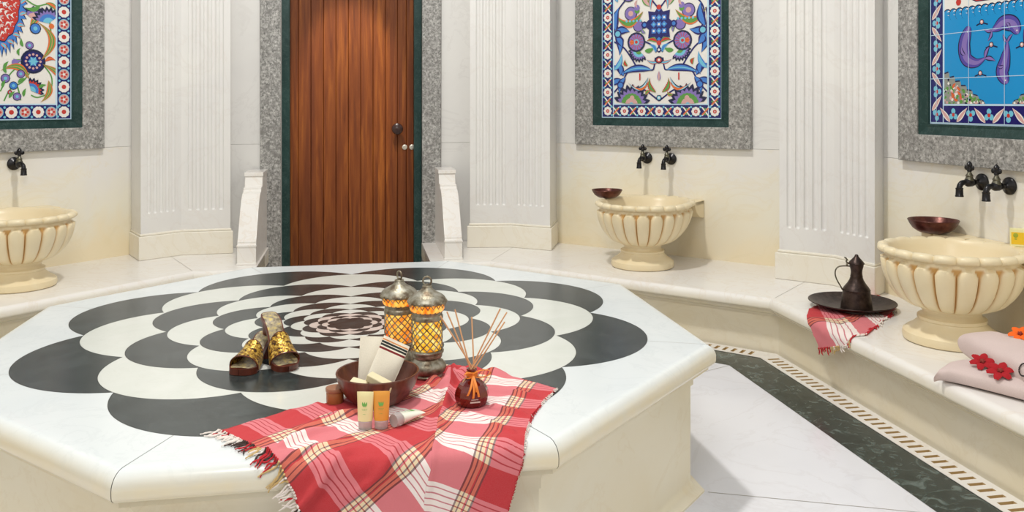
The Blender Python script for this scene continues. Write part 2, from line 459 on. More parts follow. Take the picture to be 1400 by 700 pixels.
# ---------------------------------------------------------------- benches
NA = 2.885*.85*aps                              # nose apothem
nose = [(NA+.09,.20),(NA+.062,.205)] + [(NA+.062,.214)] + arc(NA+.040,.216,.020,-0,80,4)[0:0] + [(NA+.045,.220),(NA+.030,.232),(NA+.028,.246),(NA+.012,.247)] + arc(NA+.012,.262,.014,-90,-180,4) + arc(NA+.034,.274,.034,180,90,6)
nose_face = [(NA+.075,-.01),(NA+.075,.200)]
def bench(k, w, poly_back, label, cut=None, side=None):
    """bench on the side between corners k and k+1; poly_back: points along the wall from corner k+1 back to corner k"""
    t = thing('marble_bench', label, 'bench', (0,0,0), 0, 'benches built along the walls')
    def edge(a, z, f):
        p = octa(OC, a/aps, k, z); q = octa(OC, a/aps, k+1, z); return p+(q-p)*f
    f0, f1 = cut if cut else (0.0, 1.0)
    def pp(a, z, f):
        return edge(a, z, f)
    # when cut the ends run square to the wall: use the nose parameter offset
    e = radians(PH+45*k+22.5); n_ = Vector((cos(e), sin(e), 0)); t_ = Vector((-n_.y, n_.x, 0)); tn = math.tan(radians(22.5))
    def P(a, z, end):                            # end 0: corner k side, 1: corner k+1 side
        L = a*tn
        if end == 0: s = -L if cut is None or cut[0] is None else cut[0]
        else: s = L if cut is None or cut[1] is None else cut[1]
        return OC + n_*a + t_*s + Vector((0,0,z))
    m = MB()
    pr = nose_face + [(NA+.075,.2)]
    m.poly([P(NA+.075,-.01,0), P(NA+.075,.205,0), P(NA+.075,.205,1), P(NA+.075,-.01,1)], 0)
    m.poly([P(NA+.075,-.01,0), P(NA+.6,-.01,0), P(NA+.6,.3,0), P(NA+.075,.3,0)], 0)
    m.poly([P(NA+.075,-.01,1), P(NA+.6,-.01,1), P(NA+.6,.3,1), P(NA+.075,.3,1)], 0)
    m.build('bench_front', M['bench_face'], t, merge=False)
    m = MB()
    for i in range(len(nose)-1):
        (a0,z0),(a1,z1) = nose[i], nose[i+1]
        m.poly([P(a0,z0,0), P(a1,z1,0), P(a1,z1,1), P(a0,z0,1)], 0)
    aT = nose[-1][0]
    top = [P(aT,BENCH_Z,0), P(aT,BENCH_Z,1)] + [Vector((p.x,p.y,BENCH_Z)) for p in poly_back]
    m.poly(top, 0)
    if cut:
        for end in (0, 1):
            if cut[end] is not None:
                m.poly([P(a,z,end) for a, z in nose]+[P(NA+.9,.308,end), P(NA+.9,.2,end)], 0)
    o = m.build('bench_top', M['bench_top'], t, sharp=30)
    return t
cw = {}
# corners of the wall octagon behind each bench corner
wc = {5: corner[0], 4: corner[1], 3: corner[2], 2: corner[3], 1: corner[4], 0: corner[5]}
hair = .0012
bench(3, W_LEFT, [wc[4], wc[3]], 'marble bench with rounded edge under the left basin')
bench(1, W_MID, [wc[2], wc[1]], 'marble bench with rounded edge under the centre basin')
bench(0, W_RIGHT, [wc[1], wc[0]], 'marble bench with rounded edge under the right basin, carrying tray and towels')
# doorway ends of the two short benches, measured on the bench top
eD = radians(PH+112.5); tD = Vector((-sin(eD), cos(eD), 0))
sL = (G(352,363,BENCH_Z)-OC).dot(tD); sR = (G(588,357,BENCH_Z)-OC).dot(tD)
def wall_pt(s): 
    n_ = Vector((cos(eD), sin(eD), 0)); p = OC+tD*s
    return p + n_*(W_DOOR.A - p.dot(n_) - .02)
bench(2, W_DOOR, [wc[3], wall_pt(sL)], 'short marble bench left of the wooden door', (sL, None))
bench(2, W_DOOR, [wall_pt(sR), wc[2]], 'short marble bench right of the wooden door', (None, sR))
bench(4, W_L2, [wc[5], wc[4]], 'marble bench running out of the picture past the left basin')
m = MB()
for k in (1, 2, 3):
    nrm = octa(OC, 1, k)-OC
    a = octa(OC, NA/aps+.05, k); b = wc[k]
    joint(a, b-(b-a)*.12, BENCH_Z+.0006, .0012)
jt = structure(m.build('trim_bench_joint', M['grout'], merge=False), 'fine joint lines between the bench tops')

# ---------------------------------------------------------------- armrests beside the door
def armrest(px, py, px2, py2, label, flipx):
    f = G(px, py, BENCH_Z)
    n_ = Vector((cos(eD), sin(eD), 0))
    d = W_DOOR.A-f.dot(n_)-.035
    t = thing('bench_armrest', label, 'armrest', (f.x, f.y, BENCH_Z), W_DOOR.rot, 'scrolled marble armrests beside the door')
    m = MB(); W = .060
    # side outline (y = towards the wall, z up)
    out = [(0,0),(0,.125),(.012,.140)]
    for i in range(13):
        a = i/12; out.append((.012+d*.42*a, .150+.30*sin(a*pi/2)**1.15))
    out += [(d*.46,.462),(d*.46,.475),(d*.56,.480),(d*.60,.560),(d,.565),(d,0)]
    A = [m.vert((-W,y,z)) for y, z in out]; B = [m.vert((W,y,z)) for y, z in out]
    m.face(A, 0); m.face(B[::-1], 0)
    for i in range(len(out)): m.face((A[i], A[(i+1)%len(out)], B[(i+1)%len(out)], B[i]), 0)
    m.build('armrest_block', M['bench'], t, sharp=25, bevel=.004)
    # carved groove bands on the sloping face
    for bx in ((-W-.004, W+.004, -.006, .02, 0, .012), (-W-.003, W+.003, -.005, .012, .118, .132), (-W-.004, W+.004, d*.58, d, .548, .575)):
        m = MB(); m.box(*bx); m.build('moulding', M['bench'], t, bevel=.003)
    return t
armrest(337, 362.5, 346, 238, 'scrolled marble armrest left of the wooden door', 1)
armrest(620, 355, 613, 238, 'scrolled marble armrest right of the wooden door', -1)

# ---------------------------------------------------------------- fluted corner pilasters
def pilaster(A, B, C_, n1, n3, label, zf=.615):
    """A, B, C_: plinth front corners from left to right; n1, n3: where the sides run back to"""
    t = thing('fluted_pilaster', label, 'pilaster', (B.x, B.y, BENCH_Z), 0, 'fluted pilasters in the room corners')
    o = Vector((B.x, B.y, 0)); A = A-o; C_ = C_-o; n1 = n1-o; n3 = n3-o; Z = Vector((0,0,1)); O = Vector((0,0,0))
    A.z = C_.z = n1.z = n3.z = 0
    ins = .022
    def inset(p, q): pass
    u1 = (O-A).normalized(); i1 = Vector((-u1.y, u1.x, 0)); u2 = (C_-O).normalized(); i2 = Vector((-u2.y, u2.x, 0))
    bis = (i1+i2).normalized(); mid = bis*(ins/bis.dot(i1))
    bA = A + i1*ins + u1*ins; bC = C_ + i2*ins - u2*ins
    # plinth
    m = MB(); ph = .176
    s1 = (n1-A).normalized(); s3 = (n3-C_).normalized()
    m.prism([A, O, C_, C_+s3*.5, A+s1*.5], 0, ph-.016, 0)
    q = .012
    m.prism([A+i1*q+u1*q, bis*q, C_+i2*q-u2*q, C_+s3*.5-u2*q, A+s1*.5+u1*q], ph-.016, ph, 0)
    m.build('plinth', M['plinth'], t, bevel=.006)
    m = MB(); Hh = H-BENCH_Z
    for (p, q_, i_) in ((bA, mid, i1), (mid, bC, i2)):
        L = (q_-p).length; u = (q_-p).normalized(); nf = 5; mar = .035; pitch = (L-2*mar)/nf; fw = pitch*.64
        xs = [0]
        for k in range(nf):
            c0 = mar+pitch*(k+.5)
            xs += [c0+fw/2*x for x in (-1,-.94,-.8,-.55,-.28,0,.28,.55,.8,.94,1)]
        xs.append(L)
        zs = [ph, zf-BENCH_Z-.02]+[zf-BENCH_Z+fw/2*(1-x) for x in (1,.96,.85,.65,.4,.2,0)]+[Hh]
        rows = []
        for z in zs:
            row = []
            for x in xs:
                dd = 0
                for k in range(nf):
                    c0 = mar+pitch*(k+.5); e_ = abs(x-c0)/(fw/2)
                    zz = z-(zf-BENCH_Z)
                    hw = 0 if zz <= 0 else (sqrt(max(0, 1-(1-min(zz/(fw/2),1))**2)))
                    if hw > 0 and e_ < hw*.999: dd = .013*sqrt(max(0, 1-(e_/hw)**2))*hw
                row.append(p+u*x+i_*dd+Z*z)
            rows.append(row)
        m.grid(rows, 0)
    for p, s_ in ((bA, s1), (bC, s3)): m.poly([p+Z*ph, p+s_*.5+Z*ph, p+s_*.5+Z*Hh, p+Z*Hh], 0)
    m.build('fluted_shaft', M['pilaster'], t, sharp=30, merge=True)
    return t
g = lambda a, b: G(a, b, BENCH_Z)
pilaster(g(190,357.2), g(248.5,349), g(319,346.4), g(176,348), g(319,346.4)+(g(176,348)-g(190,357.2)), 'fluted marble pilaster between left basin wall and door')
pilaster(g(638.5,338.7), g(698.5,338.2), g(754,343), g(638.5,338.7)+Vector((.10,.4,0)), g(754,343)+Vector((.075,.4,0)), 'fluted marble pilaster between door and centre basin')
pilaster(g(1059,380.8), g(1138,390.3), g(1196,406), g(1059,380.8)+Vector((.3,.28,0)), g(1211,400), 'fluted marble pilaster behind the coffee ewer')
pilaster(W_L2.at(ucoord(W_L2,corner[0])+.3,.2)*1, corner[0]*.93, W_L3.at(ucoord(W_L3,corner[0])-.3,.2)*1, corner[0]*1.05, corner[0]*1.05, 'fluted marble pilaster outside the picture to the left') if False else None
# ---------------------------------------------------------------- fluted basins
def make_basin(label, w, u, d, lx0, lx1, lz=.402):
    t = thing('marble_basin', label, 'basin', w.at(u, d, BENCH_Z), w.rot, 'fluted cream marble basins on the benches')
    NL = 20; n = NL*12
    reach = (d-.045)/.296
    def plan(rr, a, z, f):                        # round in front, drawn out towards the wall behind
        x, y = rr*cos(a), rr*sin(a)
        if y > 0:
            k = 1+(reach-1)*f; q = (y/rr)**2 if rr > 1e-6 else 0
            y *= k; x *= 1+.03*f*q*(1-q)*4
        return (x, y, z)
    # foot
    m = MB()
    foot = [(.190,0),(.200,.006),(.203,.022),(.200,.040),(.188,.050),(.183,.054),(.170,.060),(.150,.078),(.140,.088),(.137,.094),(.141,.098),(.141,.110),(.128,.114),
            (.122,.120),(.119,.130),(.122,.139),(.129,.142),(.130,.150),(.124,.155),(.10,.156)]
    m.lathe(foot, 64)
    m.build('foot', M['basin_foot'], t, sharp=30)
    m = MB()
    prof = []
    for i in range(29):                           # gadrooned belly
        s_ = i/28; a = s_*pi/2
        r = .112+(.284-.112)*sin(a)**.86; z = .150+.232*(1-cos(a))**.90
        prof.append((r, z, s_))
    rows = []
    for r, z, s_ in prof:
        row = []
        for j in range(n):
            x = ((j/12) % 1)*2-1
            wdt = 1.0 if s_ < .80 else sqrt(max(0, 1-((s_-.80)/.155)**2)) if s_ < .955 else 0
            base = .012*(.25+.75*min(s_/.3,1))
            h = sqrt(max(0, 1-(x/max(wdt,.02))**2)) if wdt > .02 and abs(x) < wdt else 0
            h = h**.8
            a = 2*pi*j/n; rr = r-base+2.2*base*h
            vi_ = plan(rr, a, z, s_); row.append(vi_)
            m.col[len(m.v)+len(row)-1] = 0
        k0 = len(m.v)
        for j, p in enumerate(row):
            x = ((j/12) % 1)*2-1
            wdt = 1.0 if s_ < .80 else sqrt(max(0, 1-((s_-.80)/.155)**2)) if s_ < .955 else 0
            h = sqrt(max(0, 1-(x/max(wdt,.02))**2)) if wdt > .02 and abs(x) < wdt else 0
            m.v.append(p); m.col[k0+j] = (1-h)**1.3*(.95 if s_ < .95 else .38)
        rows.append(list(range(k0, k0+n)))
    # lip with a scalloped edge
    lip = [(.274,.384),(.286,.386),(.296,.392),(.300,.399),(.300,.407),(.294,.416),(.282,.421),(.268,.419),(.258,.410),(.250,.388),(.236,.345),(.208,.295),(.160,.255),(.09,.230),(.02,.222),(.0005,.222)]
    for q, (r, z) in enumerate(lip):
        k0 = len(m.v); amp = .024 if 1 <= q <= 5 else .016 if q == 6 else .006 if q in (0, 7) else 0
        for j in range(n):
            x = abs(sin(pi*j/12)); sc_ = x**.5-.62; a = 2*pi*j/n
            rr = r+amp*sc_; zz = z+(.007*sc_ if 1 <= q <= 7 else 0)
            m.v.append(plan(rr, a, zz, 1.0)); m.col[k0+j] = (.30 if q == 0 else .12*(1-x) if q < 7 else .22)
        rows.append(list(range(k0, k0+n)))
    for a_, b_ in zip(rows[:-1], rows[1:]):
        for j in range(n): m.face((a_[j], a_[(j+1)%n], b_[(j+1)%n], b_[j]), 0)
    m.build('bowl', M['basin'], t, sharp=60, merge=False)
    # ledge that ties the bowl to the wall, with a quarter-round bracket under each end
    D = d-.003
    def side(x0, x1):
        y1 = D; y0 = D-.155
        out = [(y1,.300)] + [(y1-.155*sin(radians(a)), .420-.110*cos(radians(a))) for a in range(0, 91, 10)] + [(y1,.420)]
        out = [(y0, lz+.0005), (y1, lz+.0005), (y1, .280)] + [(y1-.155*sin(radians(a)), lz-.004-(lz-.284)*cos(radians(a))) for a in range(10, 90, 10)]
        A = [m.vert((x0, y, z)) for y, z in out]; B = [m.vert((x1, y, z)) for y, z in out]
        m.face(A, 0); m.face(B[::-1], 0)
        for i in range(len(out)): m.face((A[i], A[(i+1)%len(out)], B[(i+1)%len(out)], B[i]), 0)
    for sx in (-1, 1):
        m = MB(); side(*((lx0, lx0+.068) if sx < 0 else (lx1-.068, lx1)))
        m.build('bracket', M['basin_foot'], t, sharp=30, bevel=.006)
    m = MB()
    for q in ((lx0, -.19), (.19, lx1)):
        m.prism([(q[1],D),(q[1],D-.11),(q[0],D-.155),(q[0],D)] if q[0] < 0 else [(q[1],D),(q[1],D-.155),(q[0],D-.11),(q[0],D)], .370, lz, 0)
    m.prism([(.21,D),(.21,D-.07),(-.21,D-.07),(-.21,D)], .365, lz-.0005, 0)
    m.build('ledge', M['basin_foot'], t, sharp=30, bevel=.004)
    return t
nf_ = NT('cream_onyx_plain'); c_ = nf_.coord()
M['basin_foot'] = nf_.set(**{'Base Color': nf_.mix(nf_.noise(c_, 9, 5, .6, .8), (.79,.64,.38), (.86,.76,.54)), 'Roughness': .35})
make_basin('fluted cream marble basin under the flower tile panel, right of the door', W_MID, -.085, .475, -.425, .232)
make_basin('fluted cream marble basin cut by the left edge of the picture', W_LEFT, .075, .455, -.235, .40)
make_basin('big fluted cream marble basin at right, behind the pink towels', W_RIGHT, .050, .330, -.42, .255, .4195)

# ---------------------------------------------------------------- taps
def make_tap(label, w, u, z):
    t = thing('wall_tap', label, 'tap', w.at(u, 0, z), w.rot, 'blackened brass taps above the basins')
    RX = Matrix.Rotation(radians(90), 4, 'X')      # lathe axis towards the room (-y)
    m = MB(); m.lathe([(0,.000),(.038,.0),(.041,.005),(.040,.011),(.033,.017),(.020,.022),(.013,.030),(0,.031)], 28, M=RX); m.build('wall_flange', M['tap'], t)
    m = MB()
    m.lathe([(0,.02),(.0125,.022),(.0115,.045),(.016,.050),(.018,.058),(.021,.064),(.021,.086),(.018,.092),(.014,.097),(.0125,.100)], 20, M=RX)
    path = [(0,-.095,0)]
    for i in range(9):
        a = radians(90*i/8); path.append((0, -.104-.026*sin(a), -.026+.026*cos(a)))
    m.tube(path, [.0125]*3+[.0130]*7, 16)
    m.build('tap_body', M['tap'], t)
    m = MB(); m.lathe([(.012,-.024),(.0175,-.026),(.0175,-.031),(.0160,-.033),(.0165,-.040),(.0175,-.060),(.0188,-.062),(.0188,-.067),(.012,-.067),(.010,-.05)], 20, c=(0,-.130,0)); m.build('spout_nozzle', M['tap'], t)
    m = MB(); m.lathe([(.021,.008),(.020,.014),(.0165,.022),(.015,.026),(.017,.029),(.017,.033),(.012,.040),(.009,.048),(.0075,.052),(0,.053)], 20, c=(0,-.075,0)); m.build('spindle', M['tap_worn'], t)
    m = MB()
    for (cx, cz, r) in ((0,.082,.0150),(-.0185,.069,.0125),(.0185,.069,.0125),(0,.067,.013)):
        m.ball((cx,-.075,cz), r, 0, 14, (1,.6,1))
    m.lathe([(.0135,.085),(.010,.092),(.005,.098),(0,.102)], 14, c=(0,-.075,0))
    m.lathe([(0,.046),(.009,.050),(.011,.055),(.009,.062),(0,.064)], 14, c=(0,-.075,0))
    m.build('handle', M['tap'], t)
    return t
tp = make_tap('left of the two black taps above the centre basin', W_MID, -.280, .980)
dup(tp, W_MID.at(-.096, 0, .980), W_MID.rot, 'right of the two black taps above the centre basin')
dup(tp, W_LEFT.at(.262, 0, .990), W_LEFT.rot, 'black tap above the basin at the left edge')
dup(tp, W_RIGHT.at(-.140, 0, .993), W_RIGHT.rot, 'black tap above the right basin, the one nearer the pilaster')
dup(tp, W_RIGHT.at(.027, 0, .990), W_RIGHT.rot, 'black tap above the right basin, the one nearer the picture edge')

# ---------------------------------------------------------------- painted tile panels
def glaze(name, c, r=.16): return plain(name, c, r)
GL = {'white': glaze('glaze_white', (.78,.76,.72)), 'navy': glaze('glaze_navy', (.010,.012,.13)), 'blue': glaze('glaze_blue', (.05,.20,.58)),
      'sky': glaze('glaze_turquoise', (.16,.50,.66)), 'red': glaze('glaze_red', (.52,.04,.03)), 'green': glaze('glaze_green', (.10,.30,.06)),
      'violet': glaze('glaze_violet', (.22,.16,.44)), 'pink': glaze('glaze_rose', (.62,.36,.34)), 'ink': glaze('glaze_ink', (.01,.015,.06)),
      'sea': glaze('glaze_sea', (.010,.27,.60)), 'line': glaze('glaze_line', (.50,.68,.82)), 'grey': glaze('glaze_grey', (.26,.28,.25)), 'orange': glaze('glaze_orange', (.68,.16,.04)),
      'indigo': glaze('glaze_indigo', (.085,.07,.34)), 'teal': glaze('glaze_teal', (.03,.30,.50)), 'ochre': glaze('glaze_ochre', (.5,.3,.1))}
GLK = list(GL)
class Paint:                                      # flat glaze shapes on the face of a tile panel (x to the right, z up)
    def __init__(s): s.m = MB(); s.k = 0; s.clip = None
    def sh(s, pts, col):
        if s.clip:
            x0, x1, z0, z1 = s.clip
            def cut(P, ins, inter):
                out = []
                for i in range(len(P)):
                    a, b = P[i-1], P[i]
                    if ins(b):
                        if not ins(a): out.append(inter(a, b))
                        out.append(b)
                    elif ins(a): out.append(inter(a, b))
                return out
            for ax, lim, sg in ((0,x0,1),(0,x1,-1),(1,z0,1),(1,z1,-1)):
                if not pts: return
                pts = cut(pts, lambda p: (p[ax]-lim)*sg >= 0, lambda a, b: tuple(a[i]+(b[i]-a[i])*((lim-a[ax])/(b[ax]-a[ax])) for i in (0,1)))
            if len(pts) < 3: return
        s.k += 1; y = -.0001-.0000032*s.k
        s.m.poly([(x, y, z) for x, z in pts], GLK.index(col))
    def rect(s, x0, x1, z0, z1, col): s.sh([(x0,z0),(x1,z0),(x1,z1),(x0,z1)], col)
    def disc(s, x, z, r, col, n=18, rx=1, rot=0):
        s.sh([(x+r*rx*cos(2*pi*i/n)*cos(rot)-r*sin(2*pi*i/n)*sin(rot), z+r*rx*cos(2*pi*i/n)*sin(rot)+r*sin(2*pi*i/n)*cos(rot)) for i in range(n)], col)
    def line(s, pts, w, col, taper=False):
        n = len(pts); L, R = [], []
        for i, p in enumerate(pts):
            a = pts[max(i-1,0)]; b = pts[min(i+1,n-1)]; dx, dz = b[0]-a[0], b[1]-a[1]; l = sqrt(dx*dx+dz*dz) or 1
            ww = w*(1-i/(n-1)*.8) if taper else w
            L.append((p[0]-dz/l*ww/2, p[1]+dx/l*ww/2)); R.append((p[0]+dz/l*ww/2, p[1]-dx/l*ww/2))
        for i in range(n-1): s.sh([L[i], L[i+1], R[i+1], R[i]], col) if s.clip else None
        if not s.clip:
            s.k += 1; y = -.0001-.0000032*s.k
            for i in range(n-1): s.m.poly([(q[0], y, q[1]) for q in (L[i], L[i+1], R[i+1], R[i])], GLK.index(col))
    def curve(s, P, w, col, n=18, taper=False):    # Catmull-Rom through the points
        out = []; Q = [P[0]]+list(P)+[P[-1]]
        for i in range(1, len(Q)-2):
            for k in range(n):
                t = k/n; p = [0.5*((2*Q[i][j])+(-Q[i-1][j]+Q[i+1][j])*t+(2*Q[i-1][j]-5*Q[i][j]+4*Q[i+1][j]-Q[i+2][j])*t*t+(-Q[i-1][j]+3*Q[i][j]-3*Q[i+1][j]+Q[i+2][j])*t**3) for j in (0,1)]
                out.append(tuple(p))
        out.append(tuple(P[-1])); s.line(out, w, col, taper)
    def leaf(s, x, z, L, W, ang, cols=('green','red'), bend=.25, teeth=0):
        def shape(k):
            up, lo = [], []
            for i in range(17):
                t = i/16; c0 = bend*L*4*t*(1-t); hw = W*k*sin(pi*t**.8)*(1-.25*t)
                tt = (1+.25*(i % 2))*1.0 if teeth else 1
                up.append((t*L, c0+hw*tt)); lo.append((t*L, c0-hw))
            return up+lo[::-1]
        ca, sa = cos(ang), sin(ang)
        for i, c in enumerate(cols):
            k = 1-.42*i
            s.sh([(x+px*ca-pz*sa, z+px*sa+pz*ca) for px, pz in shape(k)], c)
    def flower(s, x, z, r, n, pet, mid, core, ring=None):
        if ring: s.disc(x, z, r*1.18, ring, 20)
        for i in range(n):
            a = 2*pi*i/n; s.disc(x+r*.62*cos(a), z+r*.62*sin(a), r*.36, pet, 10)
        s.disc(x, z, r*.60, pet, 14); s.disc(x, z, r*.40, mid, 14); s.disc(x, z, r*.2, core, 10)
    def palmette(s, x, z, r, ang, cols=('ink','violet','pink','sky'), teeth=9, spread=2.2):
        for q, c in enumerate(cols):
            rr = r*(1-.22*q); pts = [(x, z)]
            N = teeth*4
            for i in range(N+1):
                a = ang-spread/2+spread*i/N; k = rr*(1-(.20 if q < 2 else .06)*abs(((i % 4)/2)-1))
                pts.append((x+k*cos(a), z+k*sin(a)))
            s.sh(pts, c)
    def carn(s, x, z, r, ang): s.palmette(x, z, r, ang, ('ink','red','sky','white'), 7, 2.0)

def panel(w, cx, label, draw, top=2.62, name='tile_panel'):
    """granite frame, green fillet and a field of glazed tiles; x from the panel centre, z in room height"""
    t = thing(name, label, 'tile panel', w.at(cx, 0, 0), w.rot, 'framed glazed tile panels on the walls')
    m = MB(); XO, XG, XT = .668, .518, .458; ZO, ZG, ZT = 1.062, 1.206, 1.262
    def frame(x0, z0, x1, z1, t0, t1, y0, yb, yi):
        # mitred frame between rectangle x0,z0 (outer) and x1,z1 (inner), front depth y0 outer side, yi inner
        O = [(-x0,z0),(x0,z0),(x0,t0),(-x0,t0)]; I = [(-x1,z1),(x1,z1),(x1,t1),(-x1,t1)]
        for i in range(4):
            j = (i+1) % 4
            m.poly([(O[i][0],y0,O[i][1]),(O[j][0],y0,O[j][1]),(I[j][0],yi,I[j][1]),(I[i][0],yi,I[i][1])], 0)
            m.poly([(O[i][0],yb,O[i][1]),(O[j][0],yb,O[j][1]),(O[j][0],y0,O[j][1]),(O[i][0],y0,O[i][1])], 0)
            m.poly([(I[i][0],yb,I[i][1]),(I[j][0],yb,I[j][1]),(I[j][0],yi,I[j][1]),(I[i][0],yi,I[i][1])], 0)
    frame(XO, ZO, XG, ZG, top, top-.145, -.036, .0, -.036); m.build('granite_frame', M['granite'], t, smooth=False, bevel=.004)
    m = MB(); frame(XG, ZG, XT+.012, ZT-.012, top-.145, top-.19, -.026, .0, -.010)
    frame(XT+.012, ZT-.012, XT, ZT, top-.19, top-.202, -.012, .0, -.012)
    m.build('green_fillet', M['trim_green'], t, smooth=False)
    p = Paint(); p.rect(-XT, XT, ZT, top-.202, 'white'); draw(p, XT, ZT, top-.202)
    o = p.m.build('painted_tiles', [GL[k] for k in GLK], t, smooth=False, merge=False, flip=False); o.location = (0,-.0015,0)
    return t

def border(p, X, Z0, Z1, kind):
    bw = .098
    for (x0,x1,z0,z1) in ((-X,X,Z0,Z0+bw),(-X,-X+bw,Z0,Z1),(X-bw,X,Z0,Z1)):
        p.rect(x0,x1,z0,z1,'line'); p.rect(x0+.006,x1-.006,z0+.006,z1-.004,'navy')
    xi = X-bw
    for sx in (-1,1): p.rect(min(sx*xi,sx*(xi-.006)),max(sx*xi,sx*(xi-.006)),Z0+bw,Z1,'line')
    p.rect(-xi,xi,Z0+bw-.002,Z0+bw+.005,'line')
    c0 = X-bw/2; zc = Z0+bw/2
    def motif(x, z, k, vert):
        if kind == 'a':
            if k % 2 == 0:
                p.flower(x, z, .034, 8, 'white', 'red', 'pink'); 
            else:
                a = .026
                for s1 in (-1,1):
                    q = .030
                    p.sh([(x-q, z-s1*q),(x-q+.012, z-s1*q),(x+q, z+s1*q),(x+q-.012, z+s1*q)], 'white')
                p.line([(x-.022,z-.022),(x+.022,z+.022)], .010, 'orange')
                for s1 in (-1,1): p.disc(x+(0 if not vert else .018*s1), z+(.018*s1 if not vert else 0), .007, 'green', 8)
        elif kind == 'b':
            if k % 2 == 0:
                p.flower(x, z, .038, 10, 'white', 'white', 'red', None); p.disc(x, z, .015, 'red')
            else:
                p.disc(x, z, .036, 'sky', 16); p.disc(x, z, .032, 'pink', 16)
                for q in range(5): p.disc(x+.017*cos(q*1.26), z+.017*sin(q*1.26), .008, 'red', 8); 
                p.disc(x, z, .008, 'white', 8)
        else:
            s1 = 1 if k % 2 else -1
            if vert: P = [(x-.036, z-.040*s1), (x+.036, z+.040*s1)]
            else: P = [(x-.036*s1, z-.036), (x+.036*s1, z+.036)]
            (xa,za),(xb,zb) = P; L = sqrt((xb-xa)**2+(zb-za)**2); an = atan2(zb-za, xb-xa)
            p.leaf(xa, za, L, .016, an, ('white','pink'), 0)
    if kind in 'ab':
        st = .0776 if kind == 'b' else .0716
        n = int(round(2*c0/st/2)*2); st = 2*c0/n
        for i in range(n+1): motif(-c0+i*st, zc, i, False)
        for sx in (-1,1):
            k = 1; z = zc+st
            while z < Z1-.03:
                motif(sx*c0, z, k, True); k += 1; z += st
        for sx in (-1,1):
            z = zc+st/2
            while z < Z1: 
                for dx in (-.03,.03): p.disc(sx*c0+dx, z, .008, 'sky', 8)
                z += st
        for i in range(n):
            for dz in (-.03,.03): p.disc(-c0+(i+.5)*st, zc+dz, .008, 'sky', 8)
    else:
        st = .108; n = int(2*c0/st); st = 2*c0/n
        for i in range(n+1):
            x = -c0+i*st
            if i < n: motif(x+st/2, zc, i, False)
            fl = 1 if i % 2 else -1
            for a in (0,2.1,4.2): p.disc(x+.017*cos(a+fl*1.57), zc+.018*sin(a+fl*1.57), .0145, 'sky', 10)
            p.disc(x, zc, .010, 'red', 8)
        for sx in (-1,1):
            z = zc+st; k = 1
            while z < Z1:
                motif(sx*c0, z-st/2, k, True)
                for a in (0,2.1,4.2): p.disc(sx*c0+.018*cos(a+(0 if k%2 else pi)), z+.017*sin(a+(0 if k%2 else pi)), .0145, 'sky', 10)
                p.disc(sx*c0, z, .010, 'red', 8); z += st; k += 1

